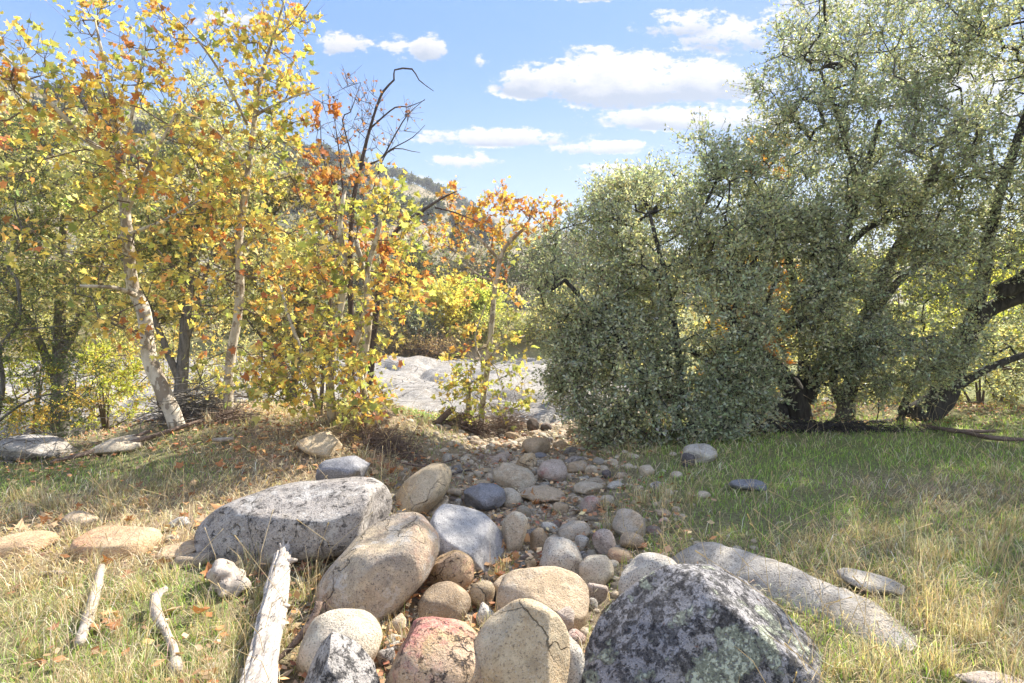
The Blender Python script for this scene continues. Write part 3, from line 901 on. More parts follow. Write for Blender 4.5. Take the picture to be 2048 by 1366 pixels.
DS2 = dep(455, 835)
L = [limb([(456, 842, DS2, .072), (457, 780, DS2, .063), (463, 700, DS2, .061), (474, 645, DS2, .058), (480, 570, DS2, .056), (478, 480, DS2, .050), (489, 400, DS2, .045), (498, 330, DS2, .040),
           (508, 250, DS2, .032), (518, 170, DS2, .025), (545, 80, DS2, .018), (575, -20, DS2, .011)]),
     limb([(495, 250, DS2, .022), (450, 160, DS2 - .1, .016), (395, 80, DS2 - .2, .012), (325, 10, DS2 - .3, .006)]),
     limb([(512, 230, DS2, .022), (570, 200, DS2 - .1, .014), (640, 175, DS2 - .2, .007)]),
     limb([(470, 525, DS2, .029), (440, 480, DS2 - .2, .022), (425, 420, DS2 - .3, .014), (390, 330, DS2 - .4, .009)]),
     limb([(485, 495, DS2, .025), (530, 460, DS2 - .1, .014), (600, 400, DS2 - .2, .009)]),
     limb([(500, 340, DS2, .022), (430, 260, DS2, .014), (360, 215, DS2, .007)]),
     limb([(545, 80, DS2, .014), (600, 30, DS2, .009), (640, -30, DS2, .006)])]
make_tree('sycamore', 'tall sycamore with a straight mottled cream trunk and golden crown', 'tree', L, [
    (560, 25, DS2, 60, 55, .4, 22), (400, 60, DS2 - .2, 85, 35, .3, 17), (470, 120, DS2 - .1, 70, 45, .4, 20), (550, 130, DS2, 70, 50, .5, 26), (580, 210, DS2 - .1, 75, 45, .5, 26),
    (490, 250, DS2, 95, 50, .6, 24), (530, 330, DS2 - .1, 95, 55, .6, 26), (410, 340, DS2 - .4, 90, 60, .5, 20), (530, 420, DS2 - .2, 110, 60, .7, 30), (420, 450, DS2 - .4, 80, 60, .5, 18),
    (540, 520, DS2 - .2, 90, 60, .6, 20), (570, 610, DS2 - .3, 70, 70, .5, 20), (410, 600, DS2 - .3, 70, 60, .5, 11), (430, 740, DS2 - .4, 40, 70, .3, 8), (330, 20, DS2 - .2, 25, 25, .2, 5)],
    32, PAL_SYC, M_SYC, M_SYCBARK, M_TWIG, w=[.45, .9, 2.2, 2.6, 2.0, 1.4, .4], per=3, tlen=.28, leaves=3, lsize=.080, tmpl=SYC_T, keep=.2, tip=.0030, seg=.3, single=300, sides=16, up=.35, jit=.2)

DS3 = dep(700, 838)
L = [limb([(665, 842, DS3, .06), (660, 760, DS3, .05), (672, 660, DS3, .045), (690, 560, DS3, .04), (680, 450, DS3, .03), (690, 380, DS3, .02)]),
     limb([(740, 850, DS3, .05), (725, 760, DS3, .045), (738, 640, DS3, .04), (735, 540, DS3, .035), (760, 450, DS3 - .1, .025), (755, 350, DS3 - .1, .012)]),
     limb([(690, 840, DS3, .05), (700, 720, DS3 + .1, .045), (735, 600, DS3 + .1, .04), (712, 480, DS3 + .1, .03)]),
     limb([(640, 830, DS3, .035), (615, 740, DS3 - .1, .03), (580, 640, DS3 - .2, .02), (560, 570, DS3 - .2, .012)]),
     limb([(760, 860, DS3 - .2, .02), (735, 800, DS3 - .2, .02), (722, 740, DS3 - .1, .02)])]
make_tree('sycamore', 'bushy many-stemmed sycamore, lime leaves above and rusty ones inside, right of the tall one', 'tree', L, [
    (758, 390, DS3 - .2, 34, 60, .3, 20), (795, 470, DS3 - .3, 38, 55, .4, 18), (690, 470, DS3 - .1, 70, 70, .5, 22), (620, 560, DS3 - .3, 90, 70, .6, 28), (740, 570, DS3 - .3, 90, 60, .6, 30),
    (600, 690, DS3 - .5, 95, 70, .6, 36), (700, 680, DS3 - .4, 90, 70, .6, 28), (640, 780, DS3 - .6, 130, 55, .6, 44), (730, 800, DS3 - .4, 60, 45, .4, 18), (560, 760, DS3 - .6, 60, 50, .5, 16), (800, 590, DS3 - .3, 45, 50, .4, 13)],
    33, PAL_SYC, M_SYC, M_SYCBARK, M_TWIG, w=[.3, .5, 1.3, 2.3, 2.8, 2.4, 1.1], per=3, tlen=.26, leaves=3, lsize=.078, tmpl=SYC_T, keep=.2, tip=.0028, seg=.28, single=300, sides=10, up=.4, jit=.2)

# dead sapling with rusty leaves low down
DD = DS3 + .9
L = [limb([(700, 835, DD, .05), (705, 700, DD, .045), (700, 560, DD, .04), (705, 420, DD, .035), (722, 330, DD, .03), (742, 250, DD, .022), (765, 185, DD, .018), (788, 160, DD, .014), (789, 140, DD, .012), (824, 138, DD, .011), (838, 160, DD, .008), (867, 182, DD, .004)], .1),
     limb([(742, 255, DD, .012), (790, 215, DD, .01), (815, 214, DD, .007), (850, 200, DD, .003)], .1),
     limb([(722, 330, DD, .014), (760, 320, DD, .012), (790, 270, DD, .01), (815, 230, DD, .007), (850, 198, DD, .003)], .1),
     limb([(760, 320, DD, .011), (780, 300, DD, .009), (825, 275, DD, .006), (850, 250, DD, .003)], .1),
     limb([(715, 350, DD, .012), (685, 240, DD, .01), (700, 225, DD, .008), (722, 165, DD, .003)], .1),
     limb([(690, 420, DD, .014), (680, 320, DD, .011), (665, 210, DD, .004)], .1),
     limb([(705, 440, DD, .014), (650, 330, DD, .01), (640, 240, DD, .004)], .1),
     limb([(735, 420, DD, .012), (775, 305, DD, .009), (840, 305, DD, .003)], .1)]
make_tree('dead_sapling', 'bare crooked sapling with a hooked tip standing against the sky', 'tree', L, [
    (700, 230, DD, 70, 80, .3, 34), (770, 250, DD, 65, 60, .3, 22), (680, 400, DD, 70, 90, .4, 60), (650, 520, DD, 60, 60, .4, 24)],
    34, [(.30, .14, .08), (.38, .20, .09), (.22, .11, .07)], M_SYC, M_BARE, per=4, tlen=.22, leaves=1, lsize=.036, tmpl=SYC_T, keep=.2, tip=.0024, seg=.15, sides=6, twigrad=.0022, up=.5, axmix=.5)
make_tree('sycamore', 'thin sycamore with sparse rusty orange leaves at the foot of the dead sapling', 'tree',
    [limb([(640, 836, DD - .3, .03), (650, 700, DD - .3, .028), (665, 560, DD - .3, .022), (672, 430, DD - .2, .014), (668, 330, DD - .2, .006)]),
     limb([(655, 600, DD - .3, .015), (700, 500, DD - .3, .01), (730, 420, DD - .3, .005)])],
    [(685, 410, DD - .2, 60, 90, .4, 11), (640, 370, DD - .2, 40, 60, .3, 7), (720, 500, DD - .3, 60, 50, .3, 14), (655, 270, DD, 30, 60, .3, 7), (800, 560, DD, 45, 40, .3, 8)],
    35, [(.50, .20, .08), (.58, .28, .11), (.44, .19, .09), (.62, .40, .14)], M_SYC, M_TWIG, per=3, tlen=.2, leaves=4, lsize=.085, tmpl=SYC_T, keep=.2, tip=.0022, seg=.2, sides=6, up=.5)
PB = [(770, 450, DD, .035), (820, 440, DD - .1, .03), (870, 405, DD - .1, .022), (895, 392, DD, .014), (940, 378, DD, .005)]
make_tree('leaning_dead_tree', 'dark dead stem reaching right in front of the hillside', 'tree',
    [limb([(735, 838, DD, .05), (745, 700, DD, .045), (760, 560, DD, .04), (790, 465, DD, .034), (830, 432, DD, .028), (865, 408, DD, .02), (892, 392, DD, .013), (915, 382, DD, .006)], .12),
     limb([(870, 415, DD, .012), (910, 425, DD, .01), (960, 445, DD, .004)], .12)],
    [(860, 470, DD, 70, 60, .4, 26)], 36, PAL_SYC[:2], M_SYC, M_BARE, per=2, tlen=.2, leaves=1, lsize=.05, tmpl=SYC_T, tip=.002, seg=.2, sides=7)

DS4 = dep(962, 856)
L = [limb([(962, 862, DS4, .055), (966, 800, DS4, .05), (975, 735, DS4, .048), (984, 640, DS4, .045), (992, 560, DS4, .04), (1010, 495, DS4, .034), (1045, 460, DS4, .025), (1070, 420, DS4, .012)]),
     limb([(1000, 520, DS4, .03), (960, 480, DS4, .025), (910, 440, DS4, .018), (890, 390, DS4, .008)]),
     limb([(1000, 560, DS4, .022), (965, 555, DS4, .018), (930, 530, DS4, .012), (900, 520, DS4, .007)]),
     limb([(978, 700, DS4, .025), (1010, 685, DS4 - .1, .02), (1050, 672, DS4 - .1, .01)]),
     limb([(940, 862, DS4 + .05, .07), (938, 810, DS4 + .05, .055), (936, 760, DS4, .045)]),
     limb([(972, 740, DS4, .02), (950, 680, DS4 - .1, .014), (975, 600, DS4 - .1, .007)])]
make_tree('sycamore', 'small slender sycamore with orange and yellow top standing alone by the gully', 'tree', L, [
    (925, 405, DS4, 40, 40, .3, 21), (1000, 440, DS4, 55, 45, .4, 28), (1085, 430, DS4, 50, 32, .35, 25), (1000, 395, DS4, 16, 32, .2, 8), (905, 475, DS4, 60, 35, .4, 22), (1040, 490, DS4, 65, 40, .4, 19),
    (970, 600, DS4, 80, 60, .4, 22), (935, 700, DS4 - .1, 50, 70, .35, 25), (1010, 700, DS4 - .1, 55, 60, .35, 16), (930, 800, DS4 - .2, 50, 55, .35, 36), (1020, 790, DS4 - .1, 50, 50, .3, 21), (960, 540, DS4, 70, 40, .3, 14)],
    37, PAL_SYC, M_SYC, M_SYCBARK, M_TWIG, w=[.4, 1.1, 2.2, 2.8, 1.8, 1.0, .3], per=3, tlen=.2, leaves=3, lsize=.072, tmpl=SYC_T, keep=.2, tip=.0022, seg=.24, single=300, sides=10, up=.4, jit=.2,
    colourkey=lambda p: -.25 * (p[:, 2] - 2.2))

# olive-green oaks filling the background of the left side
def back_oak(label, px, D, tx, seed, blobs, lean=0, pal=PAL_OLIVE, r0=.16, lsize=.085, bark=M_OAKGREY, leaves=18, name='interior_oak', keep=.45, group=None):
    x = (px - 1024) / FPX * D; base = on_ground(x, D, -.05); by = 640 - (base[2] - CAM[2]) * FPX / D
    top = min(b[1] for b in blobs)
    H = by - top
    LL = [limb([(px, by + 4, D, r0), (px + lean * .4, by - H * .2, D, r0 * .8), (px + lean, by - H * .5, D, r0 * .55), (tx, top + 30, D, r0 * .15)]),
          limb([(px + lean * .4, by - H * .2, D, r0 * .5), (px - 60, by - H * .45, D - .3, r0 * .3), (px - 140, by - H * .65, D - .4, r0 * .12)]),
          limb([(px + lean * .7, by - H * .33, D, r0 * .5), (px + 70, by - H * .55, D + .2, r0 * .3), (px + 130, by - H * .72, D + .3, r0 * .12)])]
    return make_tree(name, label, 'tree', LL, [(a_, b_, D + c_, d_, e_, f_, n_) for a_, b_, c_, d_, e_, f_, n_ in blobs], seed, pal, M_OLIVE, bark, M_OAKGREY,
                     base=base, per=4, tlen=.42, leaves=leaves, lsize=lsize, keep=keep, tip=.005, seg=.4, sides=8, twigrad=.003, group=group)


back_oak('olive-green oak with a dark forked trunk between the two cream sycamores', 350, 11.3, 420, 41,
         [(420, 300, 0, 130, 80, 1, 80), (330, 400, .3, 160, 120, 1.4, 170), (460, 520, .4, 150, 120, 1.2, 150), (270, 560, .3, 130, 110, 1, 90), (430, 220, 0, 50, 60, .6, 14)], lean=30, r0=.15)
back_oak('wide olive-green oak behind the leaning sycamore at the left', 120, 12.5, 130, 42,
         [(100, 330, 0, 140, 100, 1.2, 120), (40, 450, 0, 150, 130, 1.4, 150), (200, 480, .2, 140, 130, 1.4, 140), (110, 620, .2, 150, 90, 1.2, 110), (-120, 400, 0, 150, 170, 1.5, 120)], r0=.2)
back_oak('grey-brown oak behind the bushy sycamore', 590, 13.5, 600, 43,
         [(600, 440, 0, 100, 80, 1.2, 90), (560, 560, 0, 120, 100, 1.3, 110), (680, 600, .4, 110, 110, 1.2, 110), (640, 700, 0, 110, 70, 1, 70)], pal=[(.17, .15, .10), (.24, .21, .13), (.30, .26, .15), (.12, .11, .07)], r0=.12)
for k, (px, D, w, top, lab) in enumerate([(60, 13, 220, 640, 'pale yellow-green bush low at the left edge behind the creek boulders'), (215, 14, 180, 690, 'lime bush beside the round brown creek boulder'),
                                          (330, 15.5, 190, 660, 'low olive bush behind the base of the bending sycamore'), (520, 16.5, 220, 640, 'low dull bush behind the straight sycamore trunk')]):
    bush('creek_bush', lab, 'bush', px, D, w, top, 50 + k, (PAL_LIME if k < 2 else PAL_OLIVE) + [(.5, .36, .12)], 90, .075)

# near shrub with small dark green leaves along the left edge
DE = dep(15, 905)
L = [limb([(-30, 930, DE, .05), (5, 780, DE, .045), (0, 700, DE, .04), (38, 640, DE, .035), (34, 560, DE, .03), (15, 530, DE, .028), (45, 470, DE, .02), (30, 400, DE, .014), (60, 300, DE, .008)]),
     limb([(-60, 930, DE - .2, .04), (-20, 860, DE - .2, .03), (60, 800, DE - .3, .02), (150, 780, DE - .3, .01)]),
     limb([(36, 660, DE, .02), (90, 655, DE - .1, .014), (150, 650, DE - .1, .007)])]
make_tree('edge_oak_shrub', 'open scrub oak with small dark green leaves along the left edge', 'shrub', L, [
    (50, 290, DE, 55, 65, .4, 60), (30, 400, DE, 75, 75, .5, 76), (50, 560, DE, 90, 90, .6, 90), (60, 700, DE - .1, 95, 80, .6, 95), (130, 760, DE - .2, 90, 60, .5, 60), (60, 850, DE - .2, 110, 60, .5, 95), (-60, 500, DE, 80, 250, .7, 70), (170, 690, DE, 60, 60, .4, 16)],
    61, PAL_OAKDARK + [(.16, .2, .06)], M_OAKLEAF, M_OAKGREY, per=3, tlen=.24, leaves=13, lsize=.042, keep=.2, tip=.003, seg=.22, sides=8)

# far bank
PAL_GREY = [(.20, .22, .17), (.28, .29, .23), (.14, .16, .12)]
PAL_BROWN = [(.24, .17, .12), (.32, .24, .15), (.17, .12, .09)]
PAL_DKG = [(.06, .075, .04), (.09, .105, .055), (.13, .14, .07)]
far = [  # px, D, width, top, palette, label
    (893, 38, 66, 572, [(.60, .52, .14), (.54, .50, .15), (.50, .43, .12)], 'bright yellow willow on the far river bank', 'willow', 150, .20),
    (948, 40, 62, 574, [(.44, .49, .13), (.52, .52, .14), (.34, .40, .11)], 'lime green willow right of the yellow one on the far bank', 'willow', 150, .20),
    (838, 36, 100, 612, PAL_GREY, 'silvery grey willow scrub left of the yellow willow', 'bush', 110, .16),
    (880, 34.5, 80, 690, PAL_BROWN, 'low brown thicket in front of the yellow willow', 'bush', 80, .12),
    (800, 34.5, 90, 665, [(.36, .26, .12), (.44, .36, .16), (.28, .2, .1)], 'tawny thicket at the edge of the pale river rock', 'bush', 80, .12),
    (1010, 37, 110, 640, [(.30, .32, .12), (.38, .36, .14), (.2, .22, .1)], 'olive thicket behind the slender sycamore', 'bush', 90, .16),
    (1110, 38, 130, 610, PAL_OLIVE, 'olive bush at the right end of the pale river rock', 'bush', 100, .18),
    (1210, 40, 140, 590, PAL_OLIVE, 'dull olive bush farther right on the far bank', 'bush', 80, .2),
    (740, 40, 120, 620, PAL_DKG, 'dark green bush behind the tawny thicket', 'bush', 90, .2),
    (660, 38, 120, 600, PAL_GREY, 'greyish bush behind the bushy sycamore', 'bush', 80, .2),
    (560, 39, 130, 590, PAL_OLIVE, 'olive bush on the far bank behind the straight sycamore', 'bush', 80, .2),
    (430, 38, 150, 580, PAL_DKG, 'dark bush on the far bank behind the forked oak', 'bush', 80, .2),
    (290, 38, 170, 560, PAL_OLIVE, 'wide olive bush on the far bank behind the bending sycamore', 'bush', 80, .2),
    (120, 38, 190, 540, PAL_OLIVE, 'wide olive bush on the far bank at the left', 'bush', 80, .2),
    (-60, 38, 190, 540, PAL_DKG, 'dark bush on the far bank at the left edge', 'bush', 80, .2),
    (850, 58, 120, 500, PAL_DKG + [(.2, .19, .12)], 'dark round oak above the yellow willow', 'tree', 120, .3),
    (950, 64, 110, 505, [(.17, .15, .12), (.22, .19, .15), (.13, .13, .09)], 'grey-brown leafless oak above the lime willow', 'tree', 110, .3),
    (760, 60, 120, 515, [(.19, .17, .13), (.12, .13, .08), (.24, .21, .16)], 'greyish oak at the foot of the hill', 'tree', 110, .3),
    (1040, 60, 120, 490, PAL_DKG, 'dark oak behind the slender sycamore', 'tree', 110, .3),
    (1130, 75, 110, 462, [(.13, .15, .09), (.2, .2, .12), (.09, .1, .06)], 'grey-green oak on the skyline left of the big shrub', 'tree', 110, .36),
    (1165, 90, 70, 418, [(.13, .15, .1), (.2, .2, .13), (.09, .1, .06)], 'tall hazy tree on the skyline beside the big shrub', 'tree', 80, .4),
    (1240, 80, 130, 455, PAL_OLIVE, 'broad oak behind the big shrub', 'tree', 80, .36),
    (660, 62, 120, 500, PAL_DKG, 'dark oak at the foot of the hill behind the rusty sycamore', 'tree', 90, .3),
    (1400, 60, 200, 520, PAL_OLIVE, 'wide olive tree far behind the big shrub', 'tree', 80, .34),
    (1600, 55, 220, 520, PAL_OLIVE, 'wide olive tree far behind the black stump', 'tree', 80, .34),
    (1800, 50, 240, 500, PAL_LIME, 'pale green tree far behind the grey trunk', 'tree', 80, .34),
    (2020, 45, 240, 480, PAL_LIME, 'pale green tree far behind the leaning oak', 'tree', 80, .34),
    (2260, 45, 260, 470, PAL_OLIVE, 'olive tree far off beyond the right edge', 'tree', 60, .34)]
for k, (px, D, w, top, pal, lab, cat, n, ls) in enumerate(far):
    nm = {'willow': 'willow', 'bush': 'far_bank_bush', 'tree': 'far_oak'}[cat]
    bush(nm, lab, cat, px, D, w, top, 100 + k, pal, int(n * 1.15), ls, group=None, leaves=16, keep=.2)

# oaks and scrub on the hill
r = np.random.default_rng(5)
protos = []
def hill_z1(px_, t_):
    x_, y_, z_ = hill_z(np.array((px_ - 1024) / FPX), np.array(t_)); return np.array([float(x_), float(y_), float(z_)])
spots = [(px_, t_) for px_, t_ in zip(r.uniform(560, 1010, 52), r.uniform(.25, 1.0, 52))] + [(px_, .985) for px_ in np.arange(600, 1000, 17.0)] + [(px_, t_) for px_, t_ in zip(r.uniform(-100, 560, 26), r.uniform(.3, 1.0, 26))]
for k in range(4):
    h_ = 6.0
    cen = norm(r.normal(size=(46, 3))) * (r.random((46, 1)) ** .4) * np.array([3.4, 3.4, 2.1]) + np.array([0, 0, 3.6])
    p_ = np.repeat(cen, 16, 0) + r.normal(0, .55, (46 * 16, 3)); a_, s_, n_ = leaf_axes(r.normal(size=p_.shape), r)
    cc = pick_cols(r, len(p_), [(.045, .055, .035), (.075, .085, .05), (.11, .115, .075)], None, .25)
    protos.append((mesh_from('crown', *leaf_mesh(p_, a_, s_, n_, np.full(len(p_), 1.0), cc, CLUMP_T)[:2], M_OAKLEAF, leaf_mesh(p_, a_, s_, n_, np.full(len(p_), 1.0), cc, CLUMP_T)[2]),
                   mesh_from('trunk', *tube(np.array([[0, 0, -.8], [.1, 0, 1.5], [0.3, 0, 3.5]]), [.35, .28, .15], 5)[:2], M_OAKBARK)))
for q, (px_, t_) in enumerate(spots):
    pt = hill_z1(px_, t_); cm, tm = protos[q % 4]
    e = empty('hillside_oak', pt, 'small dark round oak dotted on the dry hillside', 'tree', 'oaks dotted over the hillside')
    s_ = r.uniform(.6, 1.15); e.scale = (s_, s_, s_); e.rotation_euler[2] = r.uniform(0, 6.28)
    for nm, me in (('crown', cm), ('trunk', tm)):
        c_ = bpy.data.objects.new(nm, me); COL.objects.link(c_); c_.parent = e
N_ = 2600
u_ = r.uniform(-1.1, .13, N_); t_ = r.uniform(0.02, 1.0, N_) ** .8
x_, y_, z_ = hill_z(u_, t_)
keep_ = n2(x_, y_, .03, 3, 55) > -.15; x_, y_, z_ = x_[keep_], y_[keep_], z_[keep_]
k_ = 14; sz_ = r.uniform(.4, 1.3, len(x_))
cen = np.stack([x_, y_, z_ + sz_ * .4], -1)
p_ = np.repeat(cen, k_, 0) + r.normal(0, 1, (len(x_) * k_, 3)) * np.repeat(sz_, k_)[:, None] * np.array([.75, .75, .4])
a_, s_, n_ = leaf_axes(r.normal(size=p_.shape), r)
cc = pick_cols(r, len(p_), [(.07, .075, .045), (.13, .12, .08), (.19, .165, .12), (.10, .105, .07)], None, .25, np.repeat(r.random(len(x_)), k_))
v_, f_, c_ = leaf_mesh(p_, a_, s_, n_, np.repeat(sz_ * .6, k_), cc, CLUMP_T)
tag(link('hillside_scrub', mesh_from('hillside_scrub', v_, f_, M_OAKLEAF, c_)), 'grey-green chaparral scrub covering the dry hillside', 'scrub', kind='stuff')

# ------------------------------------------------------------------ stones
import bmesh
_ico = {}


def ico(sub):
    if sub not in _ico:
        bm = bmesh.new(); bmesh.ops.create_icosphere(bm, subdivisions=sub, radius=1)
        bm.verts.ensure_lookup_table()
        v = np.array([v.co[:] for v in bm.verts]); f = np.array([[q.index for q in fc.verts] for fc in bm.faces]); bm.free()
        _ico[sub] = (v, f)
    return _ico[sub]


def rock_shape(abc, seed, sub=4, n=2.4, rough=.10, planes=5, cuts=None, pmin=.72, detail=.012):
    v, f = ico(sub); r = np.random.default_rng(seed)
    p = v.copy()
    p = p / (np.abs(p) ** n).sum(1, keepdims=True) ** (1 / n)
    pl = [(norm(r.normal(size=3)), r.uniform(pmin, .95)) for _ in range(planes)]
    if cuts: pl += [(norm(np.array(c[:3], float)), c[3]) for c in cuts]
    for nn, d in pl:
        s = p @ nn; over = np.maximum(s - d, 0)
        p = p - nn * (over * .93)[:, None]
    p = p * (1 + rough * fbm(p * 1.1 + seed * 3.1, 2, seed))[:, None]
    p = p * np.array(abc)
    nrm = norm(v / np.array(abc))
    sc = max(abc)
    p = p + nrm * (detail * sc * fbm(p / sc * 7 + seed, 3, seed + 1))[:, None]
    return p, f


def stone(cx, cy, w, h, tilt, mat, label, name=None, n=2.4, rough=.10, planes=5, cuts=None, depthf=.8, bury=.5, seed=None, group=None, sub=None, yaw=None, pmin=.72, cat=None):
    seed = seed if seed is not None else int(cx * 7 + cy * 13)
    if max(w, h) < 130 and not cuts: planes += 4; pmin = .58; rough += .08; depthf = .9
    elif not cuts: rough += .06; planes += 2
    d = ray(cx, cy); ys = _YS
    pts = CAM + d[None] * (ys / d[1])[:, None]
    el = math.atan2((cy - 640), FPX)
    a = w / 2 * ys / FPX
    vv = h / 2 * ys / FPX
    bdep = depthf * np.minimum(a, vv * 2.4) + 0 * a
    c = np.sqrt(np.maximum(vv ** 2 - (bdep * math.sin(el)) ** 2, (vv * .55) ** 2)) / max(math.cos(el), .5)
    gap = pts[:, 2] - ground_h(pts[:, 0], pts[:, 1]) - bury * c
    i = int(np.argmax(gap < 0)) if (gap < 0).any() else len(ys) - 1
    A, B, C_ = a[i], bdep[i], c[i]
    size = max(w, h)
    sub = sub or (5 if size > 170 else 4 if size > 75 else 3)
    p, f = rock_shape((A, B, C_), seed, sub, n, rough, planes, cuts, pmin, .012 if size > 60 else .006)
    if tilt:
        t = math.radians(tilt); ct, st = math.cos(t), math.sin(t)
        p = p @ np.array([[ct, 0, st], [0, 1, 0], [-st, 0, ct]])
    o = link(name or ('boulder' if size > 75 else 'stone'), mesh_from('rock', p, f, ROCK[mat], None, True), pts[i])
    tag(o, label, cat or ('boulder' if size > 75 else 'stone'), group)
    return o


